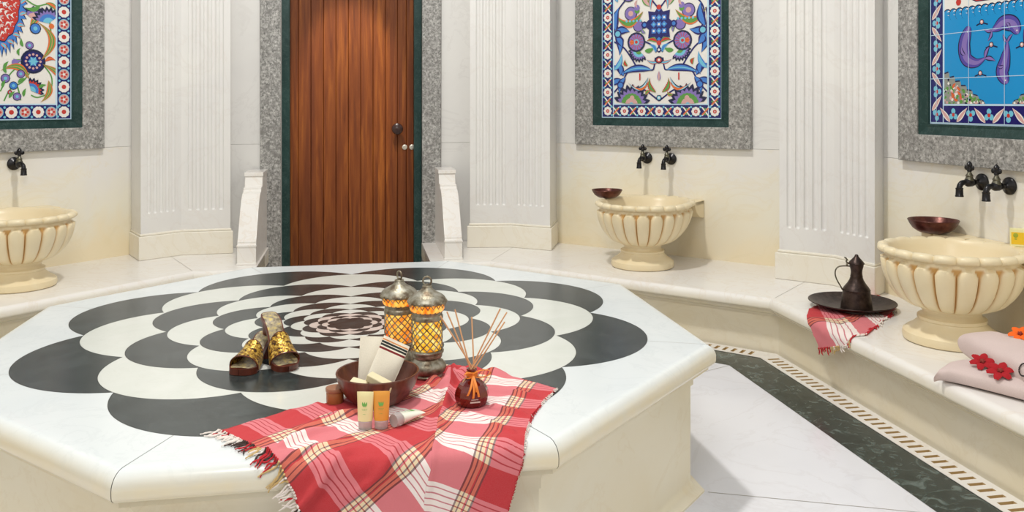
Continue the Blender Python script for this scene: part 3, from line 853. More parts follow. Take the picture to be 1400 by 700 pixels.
def draw_mid(p, X, Z0, Z1):
    border(p, X, Z0, Z1, 'a')
    Zb = Z0+.103; xi = X-.104; p.clip = (-xi, xi, Zb, Z1)
    k = .0055                                     # metres per photo pixel on this wall
    def q(px, py): return ((px-907)*k*1.0, Zb+(142.5-py)*.00545)
    def both(f):
        for s in (1,-1): f(s)
    def S(s, px, py):
        x, z = q(px, py); return (x*s, z)
    for s in (1,-1):
        A = 0 if s == 1 else pi
        def an(d): return radians(d) if s == 1 else pi-radians(d)
        # vines
        for P in ([(907,139),(915,133),(925,126),(938,121)], [(912,83),(914,95),(917,99),(930,97),(950,100),(960,115),(972,128)],
                  [(939,94),(948,80),(958,68),(972,60)], [(940,-20),(950,0),(965,18),(968,35),(962,50)], [(907,76),(918,66),(935,60),(950,66)],
                  [(907,20),(917,8),(925,-6),(920,-20)], [(910,60),(907,68),(912,76)], [(970,22),(972,36),(968,60)]):
            p.curve([S(s,a,b) for a,b in P], .011, 'navy')
        # bottom serrated palmettes
        x, z = S(s,946,144); p.palmette(x, z, .150, an(94), ('ink','violet','green','pink','sky','blue'), 9, 2.9)
        x, z = S(s,888+19*2+0,131); p.leaf(x, z, .05, .014, an(150), ('orange','green'))
        # blue scroll leaf
        x, z = S(s,917,99); p.leaf(x, z, .26, .030, an(-8), ('navy','blue','sky'), .12*s)
        for dx, dy, L, a in ((957,106,.12,40),(958,112,.14,-25),(955,108,.13,-70),(962,104,.09,75)):
            x, z = S(s,dx,dy); p.leaf(x, z, L, .028, an(a), ('navy','blue'), .15*s)
        x, z = S(s,962,118); p.disc(x, z, .026, 'navy'); p.disc(x, z, .019, 'blue')
        # hanging cups
        x, z = S(s,922,108); p.leaf(x, z, .165, .020, an(-12), ('ink','sky','white'), -.42*s)
        x, z = S(s,921,113); p.leaf(x, z, .14, .010, an(-8), ('orange',), -.35*s)
        p.line([S(s,934,103),S(s,934,112)], .010, 'red')
        # feather leaves at the foot
        x, z = S(s,911,128); p.leaf(x, z, .115, .019, an(66), ('red','green'), -.22*s, 1)
        # right and left tall sky leaves
        x, z = S(s,972,98); p.leaf(x, z, .135, .022, an(118), ('blue','sky'), .15*s)
        x, z = S(s,952,93); p.leaf(x, z, .05, .016, an(70), ('green','red'))
        # big carnations
        x, z = S(s,935,73); p.palmette(x, z+.0, .088, an(-55), ('ink','violet','sky','green'), 9, 2.8)
        x, z = S(s,939,62); p.flower(x, z, .060, 12, 'violet', 'sky', 'red', 'ink'); p.disc(x+.034*s, z, .018, 'orange', 12)
        for j in range(14): p.line([(x+.02*cos(j*.449), z+.02*sin(j*.449)), (x+.056*cos(j*.449), z+.056*sin(j*.449))], .004, 'red')
        x, z = S(s,927,74); p.leaf(x, z, .075, .018, an(165), ('green','green'), .1*s)
        # small leaves around the centre
        x, z = S(s,909,63); p.leaf(x, z, .085, .018, an(6), ('green','red'), .2*s)
        x, z = S(s,911,76); p.leaf(x, z, .080, .016, an(45), ('sky','blue'), .2*s)
        # crescents with two plums
        x, z = S(s,947,24); p.disc(x, z, .050, 'ink'); p.disc(x, z, .044, 'violet'); p.disc(x, z, .02, 'pink')
        x, z = S(s,936,41); p.disc(x, z, .042, 'ink'); p.disc(x, z, .036, 'violet')
        x, z = S(s,929,22); p.leaf(x, z, .235, .032, an(2), ('orange','green'), -.38*s)
        for dx in (933,938,943,948,953): 
            x, z = S(s,dx,34); p.disc(x, z, .009, 'sky', 8)
        x, z = S(s,938,21); p.disc(x, z, .020, 'green', 10); x, z = S(s,938,17); p.disc(x, z, .022, 'violet', 10); p.leaf(x, z, .06, .010, an(95), ('pink',))
        # side arabesque
        for dx, dy, L, a in ((969,45,.17,100),(969,48,.17,-100),(970,48,.12,180),(967,55,.08,240)):
            x, z = S(s,dx,dy); p.leaf(x, z, L, .034, an(a), ('navy','blue'), .12)
        x, z = S(s,966,50); p.disc(x, z, .03, 'navy'); p.disc(x, z, .02, 'sky')
        # tulips above
        x, z = S(s,920,16); p.leaf(x, z, .12, .024, an(55), ('green','pink'), .05); x, z = S(s,925,5); p.disc(x, z, .022, 'pink', 12)
        x, z = S(s,912,-2); p.leaf(x, z, .13, .018, an(-75), ('red','sky'), .15*s); x, z = S(s,914,2); p.leaf(x, z, .12, .014, an(100), ('sky','blue'), -.1*s)
        x, z = S(s,950,-2); p.disc(x, z, .058, 'ink'); p.disc(x, z, .05, 'violet'); p.disc(x, z, .03, 'sky')
        x, z = S(s,966,8); p.leaf(x, z, .10, .016, an(80), ('blue','sky'), .1)
        x, z = S(s,945,135); p.disc(x, z, .018, 'pink', 10)
        x, z = S(s,926,51); p.leaf(x, z, .05, .014, an(60), ('green','violet'))
        x, z = S(s,907,88); p.leaf(x, z, .10, .013, an(10), ('red','sky'), -.15*s)
    # centre knot
    x, z = q(907, 40)
    for a in range(8):
        t = radians(45*a); p.sh([(x+.118*cos(t), z+.118*sin(t)*1.15), (x+.075*cos(t+.6), z+.075*sin(t+.6)*1.15), (x, z), (x+.075*cos(t-.6), z+.075*sin(t-.6)*1.15)], 'navy')
    for sx in (-1,1): p.disc(x+sx*.112, z, .026, 'navy', 8); p.disc(x+sx*.112, z, .014, 'blue', 8)
    p.rect(x-.070, x+.070, z-.082, z+.082, 'navy')
    for i in (-1,0,1):
        for j in (-1,0,1):
            p.disc(x+i*.040, z+j*.047, .023, 'blue', 4, 1, (0 if (i+j) % 2 else .785)); p.disc(x+i*.040, z+j*.047, .009, 'sky' if (i+j) % 2 else 'white', 6)
    for zz, c in ((-.105,'blue'),(.105,'blue')): p.disc(x, z+zz, .016, c, 4)
    x, z = q(907, 64); p.disc(x, z, .018, 'red', 8); x, z = q(907, 73); p.disc(x, z, .016, 'navy', 4); p.disc(x, z, .011, 'white', 4)
    x, z = q(907, 86); p.disc(x, z, .026, 'ink', 12, 1.2); p.disc(x, z-.002, .017, 'red', 12, 1.2); p.disc(x, z, .01, 'white', 8)
    x, z = q(907, 18); p.disc(x, z, .02, 'red', 6)
    x, z = q(907, 135); p.disc(x, z, .022, 'ink', 6); p.disc(x, z, .016, 'sky', 6); p.disc(x, z, .008, 'white', 6)
    x, z = q(907, 113); p.leaf(x, z, .07, .014, pi/2, ('violet','pink'), 0)
    # the unseen upper half repeats flowers
    for s in (1,-1):
        for j in range(3):
            p.flower(s*.18, Z0+1.0+j*.12, .05, 10, 'violet', 'sky', 'red', 'ink'); p.leaf(s*.05, Z0+.98+j*.12, .14, .02, pi/2, ('green','red'))
panel(W_MID, -.1875, 'blue and white flower tile panel framed in grey granite above the centre basin', draw_mid)

def draw_left(p, X, Z0, Z1):
    border(p, X, Z0, Z1, 'b')
    Zb = Z0+.103; xi = X-.104; p.clip = (-xi, xi, Zb, Z1)
    def q(px, py):
        u, z = W_LEFT.P(px, py); return (u-.1675, z)
    def S(s, px, py): 
        x, z = q(px, py); return (x*s, z)
    for s in (1,-1):
        def an(d): return radians(d) if s == 1 else pi-radians(d)
        for P in ([(0,125),(8,110),(20,95),(40,90)], [(58,88),(70,105),(68,125),(52,133),(42,130)], [(60,78),(70,55),(68,30),(75,12)],
                  [(5,138),(14,122),(30,112),(40,100)], [(28,137),(24,120),(18,112)], [(36,0),(50,8),(66,6),(72,18)]):
            p.curve([S(s,a,b) for a,b in P], .008, 'green')
        # big rosette
        x, z = S(s,45,84); p.flower(x, z, .066, 12, 'navy', 'blue', 'violet', 'ink')
        for j in range(12): p.disc(x+.045*cos(j*.5236), z+.045*sin(j*.5236), .008, 'pink', 8)
        for j in range(6): p.leaf(x, z, .035, .008, j*1.047, ('sky',), 0)
        x, z = S(s,61,84); p.leaf(x, z, .07, .014, an(5), ('red','orange')); x, z = S(s,29,82); p.leaf(x, z, .05, .014, an(170), ('green','violet'))
        x, z = S(s,20,85); p.disc(x, z, .020, 'violet', 10); x, z = S(s,26,76); p.leaf(x, z, .05, .010, an(80), ('green',))
        # saz leaves
        for (a, b, L, W_, d, bd) in ((58,88,.27,.030,-70,.32),(40,108,.18,.026,165,-.3),(56,82,.25,.028,98,-.35),(42,45,.16,.024,35,.35),(66,110,.15,.022,-110,.2)):
            x, z = S(s,a,b); p.leaf(x, z, L, W_, an(d), ('orange','green','ochre'), bd*s)
        # carnation and small blossoms
        x, z = S(s,42,124); p.palmette(x, z, .085, an(40), ('ink','red','blue','sky'), 7, 2.2)
        for (a, b, r, c) in ((7,107,.024,'violet'),(18,117,.022,'blue'),(23,132,.022,'violet'),(28,101,.022,'violet'),(48,39,.030,'blue'),(40,62,.022,'violet'),(13,126,.012,'red')):
            x, z = S(s,a,b); p.disc(x, z, r*1.2, 'ink', 12); p.disc(x, z, r, c, 12); p.disc(x, z, r*.45, 'sky', 8)
        for (a, b, d) in ((8,100,100),(24,113,30),(3,120,70),(12,134,50),(32,132,75),(5,94,60),(52,120,20),(31,64,100)):
            x, z = S(s,a,b); p.leaf(x, z, .055, .011, an(d), ('green',), .1)
        # lilac bells on top
        x, z = S(s,47,22); p.palmette(x, z-.03, .095, an(95), ('ink','violet','pink'), 3, 1.7)
        x, z = S(s,66,32); p.palmette(x, z, .11, an(105), ('ink','violet','blue','sky'), 8, 2.3); x, z = S(s,70,36); p.disc(x, z, .018, 'orange', 8)
        x, z = S(s,55,8); p.leaf(x, z, .10, .016, an(190), ('green',), .2); x, z = S(s,62,4); p.leaf(x, z, .10, .016, an(-40), ('green','orange'), .2)
    # great medallion: blue serrated rim, red field
    x0, z0 = q(-22, 12)
    x0 = 0; cz = q(0, 2)[1]
    N = 44; pts, pts2, pts3, pts4 = [], [], [], []
    R = q(34, 8)[0]
    def egg(a, r): return (r*cos(a), cz+r*1.95*sin(a))
    for i in range(N):
        a = 2*pi*i/N; pts.append(egg(a, R*1.10)); pts.append(egg(a+.11, R*.90))
    p.sh(pts, 'ink'); p.sh([egg(2*pi*i/N/2, (R*1.06 if i % 2 == 0 else R*.88)) for i in range(2*N)], 'blue')
    for i in range(22):
        a = 2*pi*i/22; x, z = egg(a, R*.82); p.leaf(x, z, R*.30, .014, a+.6, ('orange','sky'), .1)
    p.sh([egg(2*pi*i/60, R*.80*(1+.03*cos(15*2*pi*i/60))) for i in range(60)], 'ink'); p.sh([egg(2*pi*i/60, R*.775*(1+.03*cos(15*2*pi*i/60))) for i in range(60)], 'red')
    rnd = random.Random(3)
    for ringr, n in ((.68,20),(.54,17),(.40,13),(.26,9),(.12,5)):
        for i in range(n):
            a = 2*pi*i/n+ringr*9; x, z = egg(a, R*ringr); p.leaf(x, z, R*.24, R*.040, a+1.2+rnd.random(), ('white',) if i % 3 else ('white','pink'), .5)
            p.disc(*egg(a+.1, R*(ringr+.05)), R*.020, 'sky', 8)
            p.disc(*egg(a+.17, R*(ringr-.03)), R*.022, 'white', 8)
panel(W_LEFT, .1675, 'tile panel with red and blue medallion at the left edge', draw_left)

def draw_right(p, X, Z0, Z1):
    border(p, X, Z0, Z1, 'c')
    Zb = Z0+.103; xi = X-.104; p.clip = (-xi, xi, Zb, Z1)
    cx = -.042
    def q(px, py):
        u, z = W_RIGHT.P(px, py); return (u-cx, z)
    zt = q(1301,20)[1]
    p.rect(-xi, xi, Zb, zt, 'sea')
    # waves
    n = 17
    for i in range(n):
        x = -xi+(i+.5)*2*xi/n
        p.disc(x, zt, .031, 'ink', 14); p.disc(x, zt-.003, .028, 'sea', 14); p.disc(x+.010, zt+.008, .013, 'white', 12); p.disc(x+.006, zt+.007, .009, 'sea', 12)
    # hull
    hz = zt+.03
    hull = [(-.30,hz+.17),(-.24,hz+.06),(-.14,hz+.015),(.20,hz+.01),(.32,hz+.06),(.36,hz+.17)]
    p.sh(hull, 'ink'); p.sh([(x*.985, z+.004) for x, z in hull], 'red')
    for k in range(5): p.line([(-.28+.02*k, hz+.14-.024*k),(.33-.015*k, hz+.14-.024*k)], .005, 'pink')
    p.rect(-.03,.03,hz+.17,hz+.5,'ochre'); p.sh([(.03,hz+.2),(.25,hz+.25),(.03,hz+.5)], 'sky')
    p.disc(*q(1311,3), .018, 'red', 10)
    # reef at the bottom corners
    for s in (1,-1):
        P = [(-xi*s, Zb)] + [(-s*(xi-.275*t-.008*((k%2)*2-1)), Zb+.165*(1-t)**.9+.010*((k%2)*2-1)*(1-t)) for k, t in [(k, k/14) for k in range(15)]]
        P = [(-xi*s, Zb+.17)] + P[1:] + [(-s*(xi-.29), Zb), (-xi*s, Zb)]
        p.sh(P, 'ink'); p.sh([(a*1.0-(.006*-s if abs(a) < xi-.01 else 0), b-.007 if b > Zb+.005 else b) for a, b in P], 'grey')
        r = random.Random(5)
        for k in range(110):
            a = r.random()*.26; b = r.random()*.14*(1-a/.27)
            p.disc(-s*(xi-a), Zb+b, .004+.006*r.random(), r.choice(('green','white','grey','green','ink','pink')), 7)
        for k in range(7):
            a = r.random()*.10+.02; b = r.random()*.08+.01; p.leaf(-s*(xi-a), Zb+b, .035, .008, r.random()*3, ('red','orange'), .1)
    # dolphins
    def dolphin(pts, w, tail):
        N = len(pts)
        out = []; Q = [pts[0]]+pts+[pts[-1]]
        for i in range(1, len(Q)-2):
            for k in range(8):
                t = k/8; out.append(tuple(.5*((2*Q[i][j])+(-Q[i-1][j]+Q[i+1][j])*t+(2*Q[i-1][j]-5*Q[i][j]+4*Q[i+1][j]-Q[i+2][j])*t*t+(-Q[i-1][j]+3*Q[i][j]-3*Q[i+1][j]+Q[i+2][j])*t**3) for j in (0,1)))
        out.append(pts[-1]); n = len(out)
        for k, c in ((1.35,'ink'),(1.15,'indigo'),(.55,'violet')):
            L, R_ = [], []
            for i, pt in enumerate(out):
                a = out[max(i-1,0)]; b = out[min(i+1,n-1)]; dx, dz = b[0]-a[0], b[1]-a[1]; l = sqrt(dx*dx+dz*dz) or 1; t = i/(n-1)
                ww = w*k*(.12+sin(pi*min(t*1.25,1)**.75)*(1-.35*t)) if t < .8 else w*k*(.12+.55*sin(pi*.8*1.25)+.22*(1-t)/.2)
                ww = w*k*(.15+.95*sin(pi*(t**.7))*(1-.3*t))
                L.append((pt[0]-dz/l*ww/2, pt[1]+dx/l*ww/2)); R_.append((pt[0]+dz/l*ww/2, pt[1]-dx/l*ww/2))
            p.sh(L+R_[::-1], c)
        a = out[-3]; b = out[-1]; an = atan2(b[1]-a[1], b[0]-a[0])
        for d in (.65,-.65): p.leaf(b[0], b[1], tail, tail*.2, an+d, ('ink','violet'), .1)
        mid = out[int(n*.45)]; p.leaf(mid[0], mid[1], tail*.8, tail*.2, an+1.6, ('ink','violet'), .2)
        e = out[3]; p.disc(e[0], e[1], .004, 'white', 6)
    dolphin([q(1326,36),q(1319,60),q(1322,80),q(1335,86),q(1347,80)], .062, .07)
    dolphin([q(1393,46),q(1386,33),q(1373,31),q(1363,38),q(1357,42)], .058, .055)
    dolphin([q(1378,114),q(1371,100),q(1374,86),q(1377,70),q(1378,58)], .058, .05)
    for s_ in (1,):
        dolphin([(.16,zt-.10),(.20,zt-.22),(.26,zt-.28),(.31,zt-.30)], .055, .055)
    for (a,b) in ((1343,30),(1356,61),(1341,100),(1398,61)):
        x, z = q(a,b); p.line([(x-.035,z-.014),(x-.01,z-.006),(x+.01,z-.006),(x+.038,z-.014)], .006, 'ink'); p.disc(x, z, .014, 'ink', 10); p.disc(x, z, .010, 'pink', 10); p.disc(x-.002, z+.002, .005, 'white', 8)
    p.clip = None
    # joints between the tiles
    u0 = q(1325,100)[0]; u1 = q(1374,100)[0]; du = u1-u0
    x = u0-3*du
    while x < X:
        if x > -X: p.rect(x-.0015, x+.0015, Z0, Z1, 'line')
        x += du
    z = q(1325,106)[1]-du*2
    while z < Z1:
        if z > Z0: p.rect(-X, X, z-.0015, z+.0015, 'line')
        z += du
panel(W_RIGHT, -.042, 'tile panel of a blue sea with dolphins and a red hull', draw_right)
# ================================================================ things on the slab
TOP = SLAB_Z
gs = lambda px, py, dz=0: G(px, py, TOP+dz)

# ---------------------------------------------------------------- lanterns
def amber_glass():
    n = NT('amber_mosaic'); c = n.coord()
    v = n.n('ShaderNodeTexVoronoi'); v.inputs['Scale'].default_value = 120; n.l(c, v.inputs['Vector'])
    col = n.ramp(n.noise(c, 38, 2, .5), [(.35,(.85,.12,.01)),(.5,(1,.38,.03)),(.62,(1,.62,.12))])
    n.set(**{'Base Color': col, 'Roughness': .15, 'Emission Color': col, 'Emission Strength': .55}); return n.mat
M['amber'] = amber_glass()
def amber_yellow():
    n = NT('yellow_glass'); c = n.coord()
    col = n.ramp(n.noise(c, 60, 2, .5), [(.35,(.80,.30,.01)),(.5,(1,.60,.04)),(.65,(1,.85,.30))])
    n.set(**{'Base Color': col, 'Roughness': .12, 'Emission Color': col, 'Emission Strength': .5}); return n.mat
M['amber_y'] = amber_yellow()
def old_brass():
    n = NT('aged_silvered_brass'); c = n.coord()
    col = n.ramp(n.noise(c, 45, 3, .5), [(.35,(.16,.12,.08)),(.5,(.30,.27,.20)),(.68,(.44,.42,.35))])
    n.bump(n.noise(c, 160, 3, .5), .35, .003)
    return n.set(**{'Base Color': col, 'Roughness': .46, 'Metallic': .85})
M['brass'] = old_brass()
def make_lantern(label, p, glass, rz=.3):
    t = thing('glass_lantern', label, 'lantern', p, rz, 'pair of lanterns on the slab')
    m = MB()
    m.lathe([(.0,.0),(.044,.0),(.048,.003),(.050,.007),(.047,.012),(.055,.018),(.059,.028),(.058,.038),(.050,.048),(.043,.053),(.041,.058),(.045,.061),(.047,.066),(.047,.073),(.051,.076),(.052,.081),(.049,.085),(.046,.086),(0,.086)], 36)
    m.build('base', M['brass'], t, sharp=40)
    m = MB()
    m.lathe([(.044,.0855),(.0455,.095),(.0455,.178),(.043,.186)], 36)
    m.build('glass_body', glass, t)
    m = MB()                                       # crossing bars of the cage
    for k in range(14):
        for s_ in (1, -1):
            pts = [(.0468*cos(2*pi*k/14+s_*1.9*q/16), .0468*sin(2*pi*k/14+s_*1.9*q/16), .088+.092*q/16) for q in range(17)]
            m.tube(pts, .00165, 5)
    m.build('lattice', M['brass'], t, merge=False)
    m = MB(); m.lathe([(.045,.176),(.0485,.178),(.0495,.184),(.0485,.190),(.0465,.192),(.0465,.200),(.0485,.203)], 36)
    m.build('collar', M['brass'], t, sharp=40)
    m = MB()
    m.lathe([(.0475,.202),(.052,.207),(.0545,.214),(.056,.226),(.0575,.230)], 40); m.build('shade_glass', M['amber'], t)
    m = MB()
    for k in range(20):
        a0 = 2*pi*k/20
        for s_ in (1,-1):
            m.tube([((.0490+.0100*q/4)*cos(a0+s_*.31*q/4), (.0490+.0100*q/4)*sin(a0+s_*.31*q/4), .203+.027*q/4) for q in range(5)], .0013, 5)
    m.build('shade_lattice', M['brass'], t, merge=False)
    m = MB()
    m.lathe([(.058,.228),(.0615,.230),(.0620,.234),(.0600,.238),(.055,.246),(.048,.252),(.038,.258),(.028,.263),(.021,.268),(.0165,.273),(.0145,.277),(.016,.279),(.0135,.282),(0,.283)], 40)
    for k in range(26):
        a = 2*pi*k/26; m.ball((.0610*cos(a),.0610*sin(a),.2335), .0028, 0, 6)
    m.build('lid', M['brass'], t, sharp=40, merge=False)
    m = MB(); m.tube([(.0135*cos(a), 0, .295+.0135*sin(a)) for a in [2*pi*i/20 for i in range(21)]], .0030, 8)
    m.ball((0,0,.284), .0045, 0, 8)
    o = m.build('carrying_ring', M['brass'], t, merge=False); o.rotation_euler = (0,0,-.5)
    return t
lf = gs(584, 515.5, 0); lf.z = TOP
L1 = make_lantern('front one of two amber mosaic lanterns, its foot on the plaid cloth', lf+Vector((0,0,.003)), M['amber_y'])
l2 = G(546, 371+0, TOP+.308); l2.z = TOP
make_lantern('rear one of two amber mosaic lanterns, standing on bare inlay behind the bowl', l2, M['amber'], -.4)

# ---------------------------------------------------------------- wooden bowl with bath mitts
def dark_wood(name, a, b, sc=8):
    n = NT(name); c = n.coord(); mp = n.n('ShaderNodeMapping'); mp.inputs['Scale'].default_value = (sc*4, sc*4, sc); n.l(c, mp.inputs['Vector'])
    g_ = n.noise(mp.outputs[0], 1.5, 5, .6, .5)
    return n.set(**{'Base Color': n.ramp(g_, [(.3,a),(.7,b)]), 'Roughness': .3})
M['bowl_wood'] = dark_wood('bowl_wood', (.07,.018,.010), (.16,.050,.028))
bp = gs(516.5, 549); 
bw = thing('wooden_bowl', 'dark reddish wooden bowl holding cream bath mitts and soaps', 'bowl', bp+Vector((0,0,.004)))
m = MB()
m.lathe([(0,.0),(.066,.0),(.072,.003),(.092,.022),(.107,.046),(.1155,.070),(.118,.082),(.1165,.085),(.112,.084),(.104,.062),(.090,.036),(.068,.014),(.03,.008),(0,.008)], 56)
m.build('bowl_shell', M['bowl_wood'], bw)
def cloth_mat(name, base, weave=900, rough=.9, stripes=None):
    n = NT(name); c = n.coord()
    col = n.mix(n.noise(c, 300, 2, .5), base, tuple(x*.86 for x in base))
    n.bump(n.noise(c, 600, 2, .5), .4, .001)
    return n.set(**{'Base Color': col, 'Roughness': rough})
M['mitt'] = cloth_mat('raw_silk_mitt', (.93,.87,.72))
M['mitt_stripe'] = plain('mitt_black_stripe', (.03,.035,.03), .9); M['mitt_red'] = plain('mitt_maroon_stripe', (.22,.02,.02), .9); M['mitt_orange'] = plain('mitt_orange_stripe', (.72,.30,.10), .9)
def mitt(label, p, R, W, L, bend, stripes, notch=0.0):
    t = thing('bath_mitt', label, 'bath mitt', p, 0, 'folded bath mitts in the wooden bowl'); t.rotation_mode = 'XYZ'
    t.matrix_world = Matrix.Translation(p) @ R
    NX, NY = 14, 80
    def surf(x, y, off):
        zz = bend*sin(y/L*pi*.9)+.0025*sin(x*130+y*30)+off
        return (x*W/2*(1-.06*(1-y/L)), y, zz)
    m = MB()
    def mi(i, j):
        f = i/(NY-1)
        if stripes:
            if .77 < f < .81: return 1
            if .835 < f < .862 or .885 < f < .912: return 2
            if .935 < f < .962: return 3
        return 0
    top = [[surf(-1+2*j/NX, L*i/NY, .0045*(1-abs(-1+2*j/NX)**6)) for j in range(NX+1)] for i in range(NY+1)]
    bot = [[surf(-1+2*j/NX, L*i/NY, -.0045*(1-abs(-1+2*j/NX)**6)) for j in range(NX+1)] for i in range(NY+1)]
    m.grid(top, mi); m.grid([r[::-1] for r in bot], lambda i, j: mi(i, j))
    m.grid([top[0], bot[0]], 0); m.grid([top[-1], bot[-1]], 0)
    m.build('mitt_cloth', [M['mitt'], M['mitt_red'], M['mitt_stripe'], M['mitt_orange']], t)
    m = MB(); m.tube([surf(1, 0, 0), surf(1, L*.5, 0), surf(1, L, 0)], .0016, 6); m.build('seam', M['mitt'], t)
    return t
def frame3(xa, ya):
    ya = Vector(ya).normalized(); xa = Vector(xa); xa = (xa-ya*xa.dot(ya)).normalized(); z = xa.cross(ya)
    return Matrix((xa, ya, z)).transposed().to_4x4()
b0p = bp+Vector((0,0,.012))
mitt('cream bath mitt with black and maroon end stripes leaning in the wooden bowl', b0p+Vector((-.012,.000,.010)), frame3((.80,.14,-.50),(.36,.40,.84)), .082, .158, .008, True)
mitt('plain cream bath mitt half hidden behind the striped one', b0p+Vector((-.035,.045,.008)), frame3((.98,.1,-.05),(.02,.30,.95)), .066, .148, .006, False)
M['soap_paper'] = plain('cream_wrapper', (.74,.66,.42), .5)
def bar(label, p, R, dims, name='wrapped_soap', mat=None):
    t = thing(name, label, 'soap', p, 0); t.matrix_world = Matrix.Translation(p) @ R
    m = MB(); a, b, c = dims; m.box(-a,a,-b,b,-c,c); m.build('wrapper', mat or M['soap_paper'], t, bevel=.004)
    m = MB(); m.box(-a-.0005,-a+.006,-b*.8,b*.8,-c*.6,c*.6); m.build('folded_end', mat or M['soap_paper'], t, bevel=.002)
    return t
bar('pale wrapped soap block leaning on the front rim of the bowl', bp+Vector((.020,-.078,.080)), frame3((.86,-.30,-.34),(.35,.90,.1)), (.040,.014,.011))
bar('flat cream soap sachet lying at the left inside the bowl', bp+Vector((-.042,-.074,.074)), frame3((.84,-.35,-.20),(.3,.85,.30)), (.026,.020,.004))

# ---------------------------------------------------------------- travel tubes
M['clear'] = plain('clear_plastic', (.74,.70,.68), .15, 0, **{'Transmission Weight': .55, 'IOR': 1.3})
def tube_bottle(label, p, col, R=None, rz=0.0):
    t = thing('toiletry_tube', label, 'tube', p, rz, 'small toiletry tubes in front of the bowl')
    if R is not None: t.matrix_world = Matrix.Translation(p) @ R
    m = MB(); rows = []
    for i in range(13):
        f = i/12; z = .022+.073*f; w_ = .0195+.0025*f; dp = .0135*(1-f)**.6+.0012
        rows.append([(w_*(abs(cos(a))**.8)*(1 if cos(a) > 0 else -1), dp*sin(a), z) for a in [2*pi*k/28 for k in range(28)]])
    ids = m.grid(rows, 0, cu=True); m.face(ids[0][::-1], 0); m.face(ids[-1], 0)
    m.build('tube_body', col, t, sharp=60)
    m = MB(); m.lathe([(.0,.0),(.0165,.0),(.0175,.002),(.018,.020),(.016,.0218),(0,.0218)], 24, fn=lambda r,z,a,k: (r*(1 if abs(cos(a))>.0 else 1), z)); m.build('cap', M['clear'], t)
    m = MB()                                        # green leaf mark and small lines of lettering, printed on the face
    def yy(z): f = (z-.022)/.073; return -(.0135*(1-f)**.6+.0012)-.0004
    for s_ in (-1, 0, 1):
        pts = []
        for k in range(9):
            q = k/8; pts.append((s_*.0028+.0022*sin(pi*q)+s_*.003*q, .058+.013*q))
        for k in range(9):
            q = 1-k/8; pts.append((s_*.0028-.0022*sin(pi*q)+s_*.003*q, .058+.013*q))
        m.poly([(x, yy(z)-.0003, z) for x, z in pts], 0)
    for z, w_ in ((.053,.0085),(.050,.006),(.040,.0055)):
        n_ = int(w_/.0012)
        for k in range(-n_, n_):
            if k % 3 != 2: m.poly([(k*.0011, yy(z)-.0003, z), (k*.0011+.0008, yy(z)-.0003, z), (k*.0011+.0008, yy(z)-.0003, z+.0012), (k*.0011, yy(z)-.0003, z+.0012)], 0)
    o = m.build('printed_mark', plain('green_print', (.16,.48,.10), .5), t, merge=False)
    return t
def tubecol(nm, c): return plain(nm, c, .28, 0, **{'Coat Weight': .3})
p = gs(499.5, 587); tube_bottle('pale yellow toiletry tube standing upright on its cap', p+Vector((0,0,.003)), tubecol('yellow_lotion', (.86,.80,.42)), rz=-.05)
p = gs(521.5, 586); tube_bottle('orange toiletry tube standing right of the yellow one', p+Vector((0,0,.003)), tubecol('orange_gel', (.80,.36,.05)), rz=.04)
p = gs(538, 586); d = gs(574, 572)-p
R = frame3(Vector((0,0,1)).cross(d.normalized()), Vector((0,0,1)))   # x across, y up
yd = d.normalized(); zx = Vector((0,0,1))
Rm = Matrix((yd.cross(zx), -zx, yd)).transposed().to_4x4()
tube_bottle('white toiletry tube lying on its side on the plaid cloth', p+Vector((0,0,.0205)), tubecol('white_lotion', (.80,.82,.70)), Rm)

# ---------------------------------------------------------------- amber soap puck
p = gs(458, 551)
t = thing('soap_jar', 'little round amber brown soap disc left of the wooden bowl', 'soap', p+Vector((0,0,.0015)))
m = MB(); m.lathe([(0,0),(.021,0),(.024,.002),(.0245,.010),(.0245,.030),(.023,.033),(0,.033)], 32); m.build('soap_disc', plain('amber_soap', (.42,.15,.05), .2, 0, **{'Transmission Weight': .25}), t)
m = MB(); m.lathe([(.0,.033),(.0255,.033),(.0262,.0345),(.0262,.042),(.025,.044),(0,.044)], 32); m.build('cover', plain('brown_cover', (.34,.16,.09), .3), t)

# ---------------------------------------------------------------- reed diffuser
p = gs(645, 554)
t = thing('reed_diffuser', 'faceted dark red glass diffuser bottle with seven reeds and orange bow', 'diffuser', p+Vector((0,0,.004)), .25)
dg = NT('dark_red_glass'); M['dglass'] = dg.set(**{'Base Color': (.20,.014,.008), 'Roughness': .06, 'Transmission Weight': .45, 'IOR': 1.45, 'Coat Weight': .5})
m = MB(); m.lathe([(0,.0),(.036,.0),(.042,.004),(.047,.016),(.049,.028),(.046,.042),(.036,.058),(.022,.070),(.0135,.077),(.012,.082),(.012,.094),(.015,.096),(.015,.100),(.010,.100),(.009,.085),(0,.08)], 10)
m.build('bottle', M['dglass'], t, sharp=20, smooth=False)
m = MB(); m.box(-.014,.014,-.0015,.0,0,.004); m.box(-.011,.009,-.0015,0,.008,.0095); 
lb = m.build('label_lettering', plain('pale_print', (.55,.45,.40), .4), t, merge=False); lb.location = (.0,-.0468,.018); lb.rotation_euler = (-.05,0,0)
M['ribbon'] = cloth_mat('orange_ribbon', (.86,.26,.03), rough=.5)
m = MB(); m.lathe([(.0125,.078),(.0165,.080),(.0175,.085),(.0165,.090),(.0125,.092)], 24)
def loop(ax, az, L, W):
    pts = []
    for k in range(15):
        a = 2*pi*k/14; pts.append((ax*(L/2-L/2*cos(a)), -.016-.006*sin(a*.5), .086+az*(L/2-L/2*cos(a))+W*sin(a)*.5))
    rows = [[(x, y-.004, z), (x, y+.004, z)] for x, y, z in pts]; m.grid(rows, 0)
loop(1, .12, .050, .020); loop(-1, .05, .026, .016)
